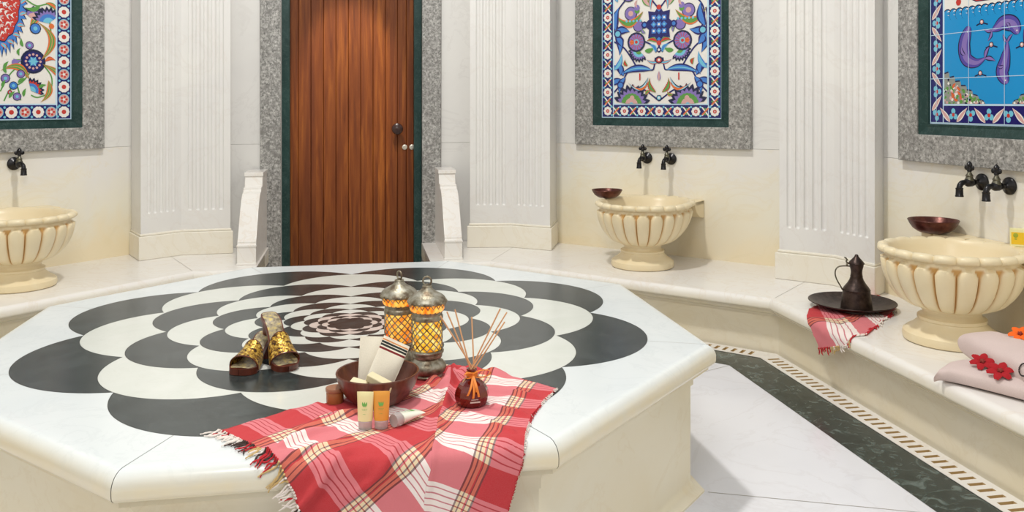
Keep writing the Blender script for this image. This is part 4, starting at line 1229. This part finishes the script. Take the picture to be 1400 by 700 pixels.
for tx, tz in ((.010,-.052),(-.006,-.055),(-.022,-.046),(.004,-.038)):
    rows = [[(tx*q/8-.003, -.018-.036*sin(q/8*1.9)*.9, .086+tz*q/8), (tx*q/8+.003, -.018-.036*sin(q/8*1.9)*.9, .086+tz*q/8)] for q in range(9)]
    m.grid(rows, 0)
m.build('ribbon_bow', M['ribbon'], t, solid=.0006)
M['reed'] = plain('reed', (.66,.36,.18), .7)
ux = Vector((1,0,0)); base = p+Vector((0,0,.100))
for k, (px, py, dy) in enumerate(((602,432,-.02),(611,426,.02),(622,423,.03),(645,433,.04),(684,422,-.02),(693,427,.02),(690,440,.05))):
    tip = Vector(CAM)+Vector(ray(px, py))*((p.y+dy)-CAM[1])
    a = base+Vector((.006*cos(k*2.1), .006*sin(k*2.1), -.07))
    piv = base+Vector((.006*cos(k*2.1), .006*sin(k*2.1), 0)); dd = (tip-piv).normalized()
    m = MB(); inv = Matrix.Translation(p+Vector((0,0,.004))) @ Matrix.Rotation(.25, 4, 'Z'); inv = inv.inverted()
    m.tube([inv @ (piv-dd*.045), inv @ piv, inv @ tip], .0021, 8); m.build('reed', M['reed'], t)

# ---------------------------------------------------------------- slippers
def gold():
    n = NT('gold_brocade'); c = n.coord()
    col = n.ramp(n.noise(c, 110, 3, .6), [(.40,(.04,.015,.004)),(.47,(.26,.12,.012)),(.58,(.62,.38,.05)),(.72,(.86,.70,.22))])
    n.bump(n.noise(c, 150, 2, .5), .7, .003)
    return n.set(**{'Base Color': col, 'Roughness': .35, 'Metallic': .55})
M['gold'] = gold(); M['clog'] = dark_wood('lacquered_clog_wood', (.06,.012,.006), (.15,.032,.015))
M['footbed'] = gold(); 
def footbed():
    n = NT('worn_footbed'); c = n.coord()
    col = n.ramp(n.noise(c, 70, 3, .6), [(.35,(.16,.12,.06)),(.5,(.36,.30,.20)),(.68,(.62,.48,.14))])
    return n.set(**{'Base Color': col, 'Roughness': .4})
M['footbed'] = footbed()
def make_slipper(label, M4, group='pair of gold slippers'):
    """toe at the origin looking down -y, heel towards +y"""
    t = thing('heeled_slipper', label, 'slipper', (0,0,0), 0, group); t.matrix_world = M4
    L = .235
    def half(y):                                   # half width of the sole along the foot
        f = y/L
        return .045*sqrt(max(0,1-((.16-f)/.16)**2))**.7 if f < .16 else (.045-.0170*sin(min((f-.16)/.45,1)*pi/2) if f < .61 else (.028+.0015*sin((f-.61)/.39*pi) if f < .9 else .028*sqrt(max(0,1-((f-.9)/.10)**2))**.6))
    def zt(y):
        f = y/L; return .020 + (.062*(.5-.5*cos(pi*min(max((f-.22)/.62,0),1))))
    N = 40; ys = [L*(.5-.5*cos(pi*i/N)) for i in range(N+1)]
    m = MB(); rows = []
    for y in ys:
        h = max(half(y), .0008); z1 = zt(y); th = .020 if y < L*.3 else .014
        z0 = max(0, z1-th)
        rows.append([(-h,y,z0),(-h,y,z1),(-h*.5,y,z1),(h*.5,y,z1),(h,y,z1),(h,y,z0)])
    m.grid(rows, 0, cu=True)
    m.build('sole', M['clog'], t, sharp=50, bevel=.002)
    m = MB()
    rows = [[(half(y)*.86*s_, y, zt(y)+.0008+.0012*(1-s_*s_)) for s_ in (-1,-.5,0,.5,1)] for y in ys if .006 < y < L-.005]
    m.grid(rows, 0); m.build('insole', M['footbed'], t)
    m = MB(); rows = []
    for k in range(9):
        f = k/8; z = .072*(1-f); s_ = 1-.22*sin(f*pi*.6); yc = L*.86-.004*f
        rows.append([(.0265*s_*cos(a), yc+.028*s_*sin(a), z) for a in [2*pi*q/24 for q in range(24)]])
    ids = m.grid(rows, 0, cu=True); m.face(ids[-1], 0); m.build('heel', M['clog'], t)
    m = MB(); rows = []
    y0, y1 = .038, .098                              # the broad strap over the instep
    for i in range(13):
        f = i/12; y = y0+(y1-y0)*f; h = half(y)+.0025; top = .034+.016*f**.8
        row = []
        for q in range(21):
            a = pi*q/20; row.append((-h*cos(a)*(1.0), y-.012*sin(a)*(1-f)+.004*sin(a)*f, zt(y)-.012+(top+.012-(.0))*sin(a)**.75*1.0))
        rows.append(row)
    m.grid(rows, 0); m.build('strap', M['gold'], t, solid=.003)
    m = MB()
    m.tube(rows[0], .0022, 6); m.build('strap_edge', M['clog'], t)
    m = MB(); m.tube(rows[-1], .0022, 6); m.build('strap_edge', M['clog'], t)
    return t
def aim(toe, heel, roll=0):
    y = (heel-toe).normalized(); x = y.cross(Vector((0,0,1))).normalized(); z = x.cross(y)
    R = Matrix((x, y, z)).transposed().to_4x4()
    return Matrix.Translation(toe) @ R @ Matrix.Rotation(roll, 4, 'Y')
toeL = gs(326, 514); hl = gs(398, 466); make_slipper('gold strapped wooden heeled slipper lying flat, the left of the pair', aim(toeL+Vector((0,0,.001)), toeL+(hl-toeL).normalized()+Vector((0,0,.001))))
toeR = gs(394, 509)+Vector((0,0,.002)); heelR = Vector(CAM)+Vector(ray(360,452))*((toeR.y+.20)-CAM[1])
make_slipper('gold strapped wooden heeled slipper propped up on the other, its insole showing', aim(toeR, heelR))
# ================================================================ cloths
from mathutils import noise as MN
from mathutils.bvhtree import BVHTree
def plaid(name, red, pale, tan):
    n = NT(name); uv = n.n('ShaderNodeUVMap').outputs[0]
    sp = n.n('ShaderNodeSeparateXYZ'); n.l(uv, sp.inputs[0])
    def fr(sock):
        f = n.n('ShaderNodeMath', operation='FRACT'); n.l(sock, f.inputs[0]); return f.outputs[0]
    dk = (.035,.012,.012); rl = (.36,.012,.03)
    U = [(0,red),(.50,pale),(.565,rl),(.585,pale),(.66,rl),(.68,pale),(.755,rl),(.775,pale),(.85,rl),(.87,pale),(.95,red)]
    V = [(0,dk),(.012,tan),(.040,dk),(.050,red),(.062,tan),(.088,dk),(.098,tan),(.125,dk),(.137,pale),(.46,dk),(.472,tan),(.500,dk),(.510,red),(.522,tan),(.548,dk),(.558,tan),(.585,dk),(.597,red)]
    GM = 3.0
    e = lambda S: [(p_, tuple(x**(1/GM) for x in c_)) for p_, c_ in S]
    cu = n.ramp(fr(sp.outputs[0]), e(U), 'CONSTANT'); cv = n.ramp(fr(sp.outputs[1]), e(V), 'CONSTANT')
    g_ = n.n('ShaderNodeGamma'); g_.inputs['Gamma'].default_value = GM; n.l(n.mix(.5, cu, cv), g_.inputs['Color']); col = g_.outputs[0]
    c = n.coord(); col = n.mix(n.noise(c, 900, 1, .5), col, n.mix(.10, col, pale))
    n.bump(n.noise(c, 700, 2, .5), .5, .001)
    return n.set(**{'Base Color': col, 'Roughness': .92})
M['plaid'] = plaid('red_plaid_cotton', (.52,.006,.016), (.88,.78,.74), (.74,.52,.20))
def pile(P, col=0): return P
class Drape:
    def __init__(s, n, c, E, zt, r, lift=.002):
        s.n = Vector((n[0], n[1], 0)).normalized(); s.t = Vector((-s.n.y, s.n.x, 0)); s.c = Vector(c); s.B0 = E-r; s.E = E; s.z = zt; s.r = r; s.lift = lift
    def ab(s, px, py):
        p = G(px, py, s.z)-s.c; b = p.dot(s.n)
        if b <= s.B0: return (p.dot(s.t), b)
        d = Vector(ray(px, py)); o = Vector(CAM)-s.c; t = (s.E+.006-o.dot(s.n))/d.dot(s.n); p = o+d*t
        return (p.dot(s.t), s.B0+s.r*pi/2+max(0, s.z-s.r-p.z))
    def at(s, a, b, h):
        base = s.c+s.t*a; h += s.lift
        if b <= s.B0: q = base+s.n*b; q.z = s.z+h; return q
        L = (s.r)*pi/2
        if b <= s.B0+L:
            th = (b-s.B0)/s.r; q = base+s.n*(s.B0+(s.r+h)*sin(th)); q.z = s.z-s.r+(s.r+h)*cos(th); return q
        q = base+s.n*(s.E+h); q.z = s.z-s.r-(b-s.B0-L); return q
def poly_at(P, t):                                # point at fraction t of a polyline, by length
    L = [0]
    for i in range(1, len(P)): L.append(L[-1]+sqrt((P[i][0]-P[i-1][0])**2+(P[i][1]-P[i-1][1])**2))
    d = t*L[-1]
    for i in range(1, len(P)):
        if d <= L[i] or i == len(P)-1:
            f = (d-L[i-1])/max(L[i]-L[i-1], 1e-9); return (P[i-1][0]+(P[i][0]-P[i-1][0])*f, P[i-1][1]+(P[i][1]-P[i-1][1])*f)
def coons(T, B, L, R, u, v):                      # u left->right, v top->bottom
    t, b, l, r = poly_at(T,u), poly_at(B,u), poly_at(L,v), poly_at(R,v)
    o = []
    for k in (0,1):
        o.append((1-v)*t[k]+v*b[k]+(1-u)*l[k]+u*r[k]-((1-u)*(1-v)*T[0][k]+u*(1-v)*T[-1][k]+(1-u)*v*B[0][k]+u*v*B[-1][k]))
    return tuple(o)
DS = Drape((cos(radians(280.2157)), sin(radians(280.2157))), (0,0,0), A_T, TOP, .040, .0018)
flat = [(584,515.5,.066),(516.5,549,.085),(499.5,587,.022),(521.5,586,.022),(545,582,.022),(562,575,.018),(645,554,.050),(458,551,.03)]
flat = [(DS.ab(a,b), r) for a, b, r in flat]
crease = [(.262,.615),(.315,.72),(.300,.83),(.272,.95),(.243,1.073),(.222,1.2),(.188,1.35),(.165,1.62)]
topL = [(-.325,1.050),(-.27,1.015),(-.156,.927),(-.07,.890),(.011,.850),(.08,.76),(.14,.69),(.19,.645),(.262,.615)]
leftL = [(-.325,1.050),(-.275,1.105),(-.225,1.165),(-.185,1.215),(-.145,1.270),(-.118,1.315),(-.098,1.37),(-.085,1.45),(-.075,1.62)]
botL = [(-.075,1.62),(.165,1.62)]
topR = [(.262,.615),(.31,.600),(.36,.640),(.41,.668),(.455,.700),(.50,.765),(.555,.815),(.612,.880)]
rightR = [(.612,.880),(.55,.98),(.492,1.09),(.455,1.2),(.430,1.291),(.392,1.41),(.335,1.62)]
botR = [(.165,1.62),(.335,1.62)]
def dseg(P, a, b):
    best = 9
    for (x0,y0),(x1,y1) in zip(P[:-1], P[1:]):
        dx, dy = x1-x0, y1-y0; t = max(0, min(1, ((a-x0)*dx+(b-y0)*dy)/(dx*dx+dy*dy))); best = min(best, sqrt((a-x0-t*dx)**2+(b-y0-t*dy)**2))
    return best
def hgt(a, b):
    nz = lambda s, o=0: MN.noise(Vector((a*s, b*s, o)))
    h = .0060*max(0, .3+nz(9)) + .0034*max(0, .2+nz(24, 3)) + .003*max(0, sin((.8*a-.6*b)*70+3*nz(6,2)))*max(0, nz(5,8)+.25)
    d = dseg(crease, a, b); h += .017*math.exp(-(d/.014)**2)*(.6 if b > 1.0 else 1)
    g_ = math.exp(-((a-.285)/.050)**2-((b-.80)/.075)**2)+.8*math.exp(-((a-.345)/.035)**2-((b-.70)/.05)**2); h += g_*(.022+.040*max(0, nz(24, 5))+.014*sin(a*95+b*60)+.008*sin(a*40-b*130))
    h += .026*math.exp(-((a-.445)/.035)**2-((b-.735)/.030)**2)
    h += .010*math.exp(-((a-.39)/.02)**2-((b-.70)/.05)**2)
    uu, vv = .8*a-.6*b, .6*a+.8*b
    for v0, u0, am, wd in ((.855,-.78,.016,.011),(.925,-.80,.012,.010),(1.005,-.84,.018,.012),(1.07,-.70,.010,.012),(.80,-.62,.012,.010)):
        vc = v0+.012*sin(uu*22+v0*40); h += 1.35*am*math.exp(-((vv-vc)/wd)**2)*math.exp(-((uu-u0)/.10)**2)
    for a0, b0, a1, b1, am in ((.36,.95,.47,1.08,.009),(.40,.86,.53,.95,.010),(.33,1.05,.42,1.2,.008)):
        h += am*math.exp(-(dseg([(a0,b0),(a1,b1)], a, b)/.010)**2)
    q = (a*.8-b*.6); h += .0050*math.exp(-((b-1.10+a*.1)/.22)**2)*max(0, sin((.6*a+.8*b)*58+.8*nz(5, 9)))*math.exp(-((a+.12)/.16)**2)
    h += .007*math.exp(-((a-.40)/.10)**2)*max(0, sin(b*46+a*18))*math.exp(-((b-1.0)/.2)**2)*.6
    if b > DS.B0+.03: h += (b-DS.B0-.03)*.05*(1+.8*sin(a*38+1.2)) + .004
    for (fa, fb), r in flat:
        dd = sqrt((a-fa)**2+(b-fb)**2); k = min(1, max(0, (dd-r)/.022)); h *= k*k*(3-2*k)
    return max(h, .0)
def cuv(a, b, side, w=0):
    if side == 0: return ((.8*a-.6*b)/.150+.02, (.6*a+.8*b-.776)/.31)
    return ((-.42*a+.91*b)/.150+.1, -(.91*a+.42*b-.858)/.31+.0)
towel = thing('plaid_towel', 'red and white plaid cotton towel spread over the front edge of the slab', 'towel', (0,0,0))
m = MB()
for side, (T_, B_, L_, R_), nx in ((0, (topL, botL, leftL, crease), 84), (1, (topR, botR, crease, rightR), 60)):
    NV = 130; rows = []
    for j in range(NV+1):
        r = []
        for i in range(nx+1):
            u, v = i/nx, j/NV; a, b = coons(T_, B_, L_, R_, u, v)
            a += .0025*MN.noise(Vector((a*30, b*30, 7))); r.append((DS.at(a, b, hgt(a, b)), cuv(a, b, side)))
        rows.append(r)
    ids = m.grid([[p for p, _ in r] for r in rows], 0)
    for ri, r in zip(ids, rows):
        for k, (_, q) in zip(ri, r): m.uv[k] = q
m.build('woven_cloth', M['plaid'], towel, smooth=True, sharp=180, merge=False, solid=.0018, flip=False)
M['fr_white'] = plain('fringe_white', (.84,.76,.70), .95); M['fr_red'] = plain('fringe_red', (.50,.02,.03), .95)
M['fr_tan'] = plain('fringe_tan', (.60,.42,.18), .95); M['fr_dark'] = plain('fringe_dark', (.06,.035,.03), .95)
def fringe(D, edge, n, length, outdir, parent, seed, hfn, name='fringe', rr=.0022, pat=(0,0,0,1,2,3), spread=.5):
    rnd = random.Random(seed); m = MB()
    for i in range(n):
        t = (i+.5)/n; a, b = poly_at(edge, t); mi = pat[(i*len(pat)//n) % len(pat)] if rnd.random() < .75 else rnd.choice(pat)
        ang = rnd.uniform(-spread, spread); L = length*rnd.uniform(.55, 1.15); od = outdir(t)
        dx, dy = od[0]*cos(ang)-od[1]*sin(ang), od[0]*sin(ang)+od[1]*cos(ang); ph_ = rnd.uniform(0, 6); w_ = rnd.uniform(.002, .006)
        pts = []
        for k in range(9):
            q = k/8; s_ = w_*sin(ph_+q*7)*q
            aa, bb = a+dx*L*q-dy*s_, b+dy*L*q+dx*s_
            pts.append(D.at(aa, bb, rr+.003*abs(sin(ph_+q*5))*(1-q)+(hfn(a, b) if k == 0 else 0)))
        m.tube(pts, [rr*(1.0 if k % 2 else 1.25)*(1 if k < 7 else .6) for k in range(9)], 6, mi)
    return m.build(name, [M['fr_white'], M['fr_red'], M['fr_tan'], M['fr_dark']], parent, merge=False)
fr = fringe(DS, leftL[:8], 64, .050, lambda t: (-.85,.45) if t < .3 else (-.75,.62) if t < .6 else (-.9,.35), towel, 4, hgt, pat=(0,0,3,2,1,2,0,0,1))
fr['kind'] = 'stuff'
fr2 = fringe(DS, rightR[:6], 110, .007, lambda t: (.9,.3), towel, 9, hgt, name='frayed_edge', rr=.0009, pat=(0,1,0,1), spread=.8); fr2['kind'] = 'stuff'

# ---------------------------------------------------------------- tray, ewer and small towel on the right bench
nR = Vector((cos(radians(PH+22.5)), sin(radians(PH+22.5)), 0))
DR = Drape((-nR.x, -nR.y), OC, -NA, BENCH_Z, .034, .0015)
tw = thing('small_plaid_towel', 'small red plaid towel under the metal tray, hanging over the bench edge', 'towel', (0,0,0))
LT = [DR.ab(*q) for q in ((1106,423),(1107,447),(1114,462),(1119,476))]
BT = [DR.ab(*q) for q in ((1119,476),(1138,474),(1160,470),(1185,459),(1206,441),(1226,424))]
TT = [LT[0], DR.ab(1150,404), DR.ab(1200,404)]; RT = [TT[-1], DR.ab(1215,414), BT[-1]]
tray_c = G(1165, 421.5, BENCH_Z)
tray_ab = ((tray_c-DR.c).dot(DR.t), (tray_c-DR.c).dot(DR.n))
def h2(a, b):
    h = .004*max(0, .4+MN.noise(Vector((a*24, b*24, 1))))+.003*max(0, sin(a*90+b*40))
    dd = sqrt((a-tray_ab[0])**2+(b-tray_ab[1])**2); k = min(1, max(0, (dd-.135)/.03)); return h*k
m = MB(); rows = []
for j in range(41):
    r = []
    for i in range(61):
        u, v = i/60, j/40; a, b = coons(TT, BT, LT, RT, u, v)
        r.append((DR.at(a, b, h2(a, b)), (u*2.4+.1, v*.9+.55)))
    rows.append(r)
ids = m.grid([[p for p, _ in r] for r in rows], 0)
for ri, r in zip(ids, rows):
    for k, (_, q) in zip(ri, r): m.uv[k] = q
m.build('woven_cloth', M['plaid'], tw, sharp=180, merge=False, solid=.0016, flip=False)
ed = BT
od = Vector((.15, .98))
f3 = fringe(DR, ed, 70, .034, lambda t: ((od.x, od.y) if t < .55 else (.85*(DR.t.x*1 > -9) , .55)), tw, 12, h2, rr=.0028, pat=(1,2,0,0,1,1,0,0,1,0), spread=.6); f3['kind'] = 'stuff'

def hammered(name, a, b, met=.75, ro=.38):
    n = NT(name); c = n.coord(); f = n.noise(c, 30, 4, .6)
    n.bump(n.noise(c, 60, 2, .5), .25, .003)
    return n.set(**{'Base Color': n.ramp(f, [(.35,a),(.65,b)]), 'Roughness': ro, 'Metallic': met})
M['pewter'] = hammered('darkened_copper', (.030,.020,.017), (.075,.050,.042)); M['copper'] = hammered('brown_copper', (.060,.014,.010), (.13,.038,.026), .5, .32)
TZ = BENCH_Z+.0042
t = thing('metal_tray', 'round dark metal tray carrying the ewer, resting on the small plaid towel', 'tray', Vector((tray_c.x, tray_c.y, TZ)))
m = MB(); m.lathe([(0,.0),(.120,.0),(.128,.002),(.150,.006),(.205,.026),(.214,.031),(.2165,.033),(.2155,.0355),(.211,.0345),(.200,.029),(.148,.010),(.126,.006),(.120,.0035),(0,.0035)], 72)
m.build('tray_dish', M['pewter'], t, sharp=50)
ec = G(1171, 425, BENCH_Z+.01)
t = thing('coffee_ewer', 'dark metal ewer with conical lid and thin curved handle, standing on the tray', 'ewer', Vector((ec.x, ec.y, TZ+.0042)))
m = MB(); m.lathe([(0,0),(.077,0),(.081,.003),(.080,.010),(.0765,.014),(.0735,.045),(.0665,.098),(.0655,.106),(.067,.109),(.0655,.112),(.058,.124),(.044,.142),(.034,.160),(.0295,.174),(.0305,.178),(.0290,.182),(.0275,.196),(.0285,.210),(.0325,.226),(.0345,.238),(.033,.239),(0,.239)], 48)
m.build('ewer_body', M['pewter'], t, sharp=35)
m = MB(); m.lathe([(0,.2395),(.0375,.2395),(.0385,.242),(.0370,.246),(.029,.256),(.020,.266),(.012,.275),(.0095,.279),(.009,.283),(.0055,.287),(0,.288)], 40); m.build('lid', M['pewter'], t, sharp=40)
hd = Vector((-.97, .12, 0)).normalized()
def hp(r, z): return (hd.x*r, hd.y*r, z)
m = MB(); P = [(.026,.226),(.055,.228),(.085,.224),(.100,.210),(.104,.190),(.100,.168),(.090,.146),(.078,.126),(.070,.110),(.062,.103)]
sm = []
for i in range(len(P)-1):
    for k in range(5):
        q = k/5; p0, p1, p2, p3 = P[max(i-1,0)], P[i], P[i+1], P[min(i+2,len(P)-1)]
        sm.append(tuple(.5*((2*p1[j])+(-p0[j]+p2[j])*q+(2*p0[j]-5*p1[j]+4*p2[j]-p3[j])*q*q+(-p0[j]+3*p1[j]-3*p2[j]+p3[j])*q**3) for j in (0,1)))
m.tube([hp(*q) for q in sm], .0034, 8); m.build('handle', M['tap_worn'], t)
m = MB(); m.tube([hp(.034,.240),hp(.046,.244),hp(.050,.252),hp(.046,.260),hp(.052,.268),hp(.060,.272)], [.004,.005,.004,.0045,.004,.0025], 8); m.ball(hp(.046,.236), .006, 0, 8); m.build('thumb_piece', M['tap_worn'], t, merge=False)

# ---------------------------------------------------------------- copper bowls on the basins, yellow soap box
def cbowl(label, p, R, Hh):
    t = thing('copper_bowl', label, 'bowl', p, 0, 'dark copper bowls on the basin rims')
    m = MB(); m.lathe([(0,.0),(R*.50,.0),(R*.62,.006),(R*.80,Hh*.35),(R*.93,Hh*.72),(R*.97,Hh*.90),(R,Hh),(R*.985,Hh+.002),(R*.94,Hh*.93),(R*.85,Hh*.6),(R*.6,.012),(R*.4,.006),(0,.006)], 48); m.build('bowl_shell', M['copper'], t)
    m = MB(); m.lathe([(R*.20,.0062),(R*.22,.011),(R*.12,.017),(0,.018)], 24); m.build('centre_boss', M['copper'], t)
cbowl('dark copper bowl at the left end of the centre basin rim', W_MID.at(W_MID.P(830, 270, .42)[0], .42, BENCH_Z+.4225), .104, .052)
cbowl('dark copper bowl at the back of the right basin rim', W_RIGHT.at(W_RIGHT.P(1276, 316, .135)[0], .135, BENCH_Z+.424), .118, .062)
p = G(1399, 337, BENCH_Z+.4195)
t = thing('soap_box', 'small yellow cream soap box on the right basin ledge, cut by the picture edge', 'box', p+Vector((0,0,.0005)), -.5)
m = MB(); m.box(-.052,.052,-.022,.022,0,.078); m.build('carton', plain('cream_carton', (.84,.80,.42), .4), t, bevel=.0015)
m = MB(); m.box(-.047,.052,-.0226,.0226,.010,.064); m.build('printed_band', plain('yellow_band', (.85,.55,.02), .4), t)
m = MB(); m.ball((-.030,-.0226,.050), .010, 0, 12, (1,.06,1.1)); m.ball((-.030,-.0226,.034), .0035, 0, 8, (1.8,.1,1)); m.build('printed_mark', plain('olive_mark', (.35,.40,.03), .5), t, merge=False)

# ---------------------------------------------------------------- pink towels with felt flowers
M['pink'] = cloth_mat('pale_rose_towelling', (.70,.57,.54))
def soft_roll(name, label, axis, wid, hei, z0, twist=0, seed=0, fold=True):
    """a folded towel lofted along its length; axis: centre points on the ground plane"""
    t = thing(name, label, 'towel', (0,0,0), 0, 'folded pink towels on the bench')
    m = MB(); n = len(axis); NS = 48; rows = []
    for k in range(NS+1):
        f = k/NS*(n-1); i = min(int(f), n-2); q = f-i
        def cr(F): 
            a0, a1, a2, a3 = F[max(i-1,0)], F[i], F[i+1], F[min(i+2,n-1)]
            return .5*((2*a1)+(a2-a0)*q+(2*a0-5*a1+4*a2-a3)*q*q+(3*a1-a0-3*a2+a3)*q**3)
        X_, Y_ = [p[0] for p in axis], [p[1] for p in axis]
        c = Vector((cr(X_), cr(Y_), 0)); d = Vector((X_[-1]-X_[1], Y_[-1]-Y_[1], 0)).normalized(); s_ = Vector((-d.y, d.x, 0))
        w_, h_, zz = cr(wid), cr(hei), cr(z0); row = []
        for j in range(40):
            a = 2*pi*j/40; ca, sa = cos(a), sin(a)
            x = w_*(abs(ca)**.75)*(1 if ca > 0 else -1); z = h_*(abs(sa)**(.70 if sa > 0 else .35))*(1 if sa > 0 else -1)
            z += .005*MN.noise(Vector((k*.16, ca*2.2+seed, seed)))*(1 if sa > 0 else 0)*min(1,k/6)
            if fold and sa > 0: z -= .006*math.exp(-((ca-.45)/.10)**2)*min(1, k/10)
            row.append(c+s_*x+Vector((0,0,zz+h_+z)))
        rows.append(row)
    ids = m.grid(rows, 0, cu=True); m.face(ids[0][::-1], 0); m.face(ids[-1], 0)
    o = m.build('folded_cloth', M['pink'], t, sharp=60)
    return t, o
g2 = lambda px, py, z: G(px, py, z)
bz = BENCH_Z+.001
lowc = [g2(1280,517,bz+.015), g2(1298,508,bz+.025), g2(1330,507,bz+.035), g2(1375,517,bz+.035), g2(1430,531,bz+.035), g2(1490,548,bz+.035)]
tl, ol = soft_roll('pink_towel', 'pale pink towel with red felt flowers lying nearest the bench edge', [(p.x,p.y) for p in lowc],
     [.022,.080,.120,.125,.125,.125], [.012,.028,.034,.034,.036,.036], [bz+.004,bz,bz,bz,bz,bz], seed=1)
upc = [g2(1321,462,bz+.11), g2(1340,464,bz+.11), g2(1368,474,bz+.11), g2(1400,487,bz+.11), g2(1440,503,bz+.11), g2(1490,524,bz+.11)]
tu, ou = soft_roll('pink_towel', 'pale pink towel with an orange felt flower lying behind the other one', [(p.x,p.y) for p in upc],
     [.038,.085,.110,.118,.118,.118], [.018,.046,.058,.060,.060,.060], [bz+.080,bz+.050,bz+.036,bz+.03,bz+.03,bz+.03], seed=5)
def on(o, px, py):
    bvh = BVHTree.FromPolygons([v.co for v in o.data.vertices], [p.vertices for p in o.data.polygons])
    loc, nor, i, d = bvh.ray_cast(Vector(CAM), Vector(ray(px, py)).normalized()); return loc, nor
def felt(o, parent, px, py, r, mat, name='felt_flower'):
    loc, nor = on(o, px, py)
    if loc is None: return
    if nor.dot(Vector(CAM)-loc) < 0: nor = -nor
    vd = (Vector(CAM)-loc).normalized(); nn = (nor+vd*.55).normalized()
    R = nn.to_track_quat('Z', 'Y').to_matrix().to_4x4(); X = Matrix.Translation(loc+nor*.012) @ R
    m = MB()
    for k in range(6):
        a = 2*pi*k/6+.3; u = Vector((cos(a), sin(a), 0)); s_ = Vector((-u.y, u.x, 0)); rows = []
        for i in range(8):
            q = i/7; w_ = r*.30*sin(pi*min(q*.80+.12,1))**.6; z = .004+.010*sin(q*pi*.8)
            rows.append([X @ (u*(r*q)+s_*(w_*v)+Vector((0,0,z-.003*v*v))) for v in (-1,-.5,0,.5,1)])
        m.grid(rows, 0)
    o2 = m.build(name, mat, parent, solid=.002, merge=False)
    m = MB(); m.ball(X @ Vector((0,0,.011)), r*.18, 0, 10)
    for k in range(5): m.ball(X @ Vector((r*.17*cos(k*1.257), r*.17*sin(k*1.257), .013)), r*.08, 0, 6)
    m.build('flower_centre', plain('flower_centre', (.25,.03,.02), .8), o2, merge=False)
FR_, FO_ = plain('red_felt', (.40,.005,.012), .9), plain('orange_felt', (.90,.14,.01), .9)
felt(ol, tl, 1343, 501, .044, FR_); felt(ol, tl, 1368, 514, .046, FR_); felt(ou, tu, 1396, 463, .042, FO_)
loc, nor = on(ou, 1401, 506) if on(ou, 1401, 506)[0] is not None else on(ou, 1396, 500)
if loc is not None:
    if nor.dot(Vector(CAM)-loc) < 0: nor = -nor
    R = Matrix.Translation(loc+nor*.004) @ nor.to_track_quat('Z', 'Y').to_matrix().to_4x4(); m = MB()
    for k in range(24): m.ball(R @ Vector((.022*cos(k*pi/12), .022*sin(k*pi/12), 0)), .0030, 0, 8)
    m.build('beaded_ring', plain('black_beads', (.02,.015,.015), .3), tu, merge=False)
# ---------------------------------------------------------------- camera, light
cd = bpy.data.cameras.new('camera'); cam = bpy.data.objects.new('camera', cd); COL.objects.link(cam)
cam.location = CAM; cam.rotation_euler = (radians(90), 0, 0)
cd.sensor_width = 36; cd.lens = FOC/1400*36; cd.shift_y = -(350-HY)/1400; cd.clip_start = .05
SC.camera = cam
w = bpy.data.worlds.new('world'); SC.world = w; w.use_nodes = True
bg = w.node_tree.nodes['Background']; bg.inputs[0].default_value = (.93,.96,1,1); bg.inputs[1].default_value = .46
def light(name, typ, loc, energy, color=(1,1,1), size=.3, rot=(0,0,0), spot=None, blend=.4):
    d = bpy.data.lights.new(name, typ); d.energy = energy; d.color = color
    if typ == 'AREA': d.size = size; d.shape = 'DISK'
    elif typ in ('POINT', 'SPOT'): d.shadow_soft_size = size
    if typ == 'SPOT': d.spot_size = radians(spot); d.spot_blend = blend
    o = bpy.data.objects.new(name, d); COL.objects.link(o); o.location = loc; o.rotation_euler = rot; return o
light('dome_lamp', 'POINT', (0,0,5.6), 560, (1,.965,.90), .16)
def spot(name, loc, tgt, energy, color, size, ang, blend=.6):
    d = (Vector(tgt)-Vector(loc)).to_track_quat('-Z', 'Y').to_euler(); return light(name, 'SPOT', loc, energy, color, size, d, ang, blend)
pd = W_DOOR.at(0, 1.0, 3.3); spot('door_downlight', pd, W_DOOR.at(-.04, 0, 1.62), 260, (1,.90,.74), .05, 27)
d_ = (Vector((0,.6,.6))-Vector((.3,-2.9,3.3))).to_track_quat('-Z', 'Y').to_euler(); light('added_front_fill', 'AREA', (.3,-2.9,3.3), 44, (1,.97,.92), 1.1, d_)  # soft fill added on the camera side to brighten faces turned this way
SC.view_settings.view_transform = 'Standard'; SC.view_settings.look = 'None'; SC.view_settings.gamma = 1
SC.view_settings.use_curve_mapping = False; SC.view_settings.exposure = 0.0
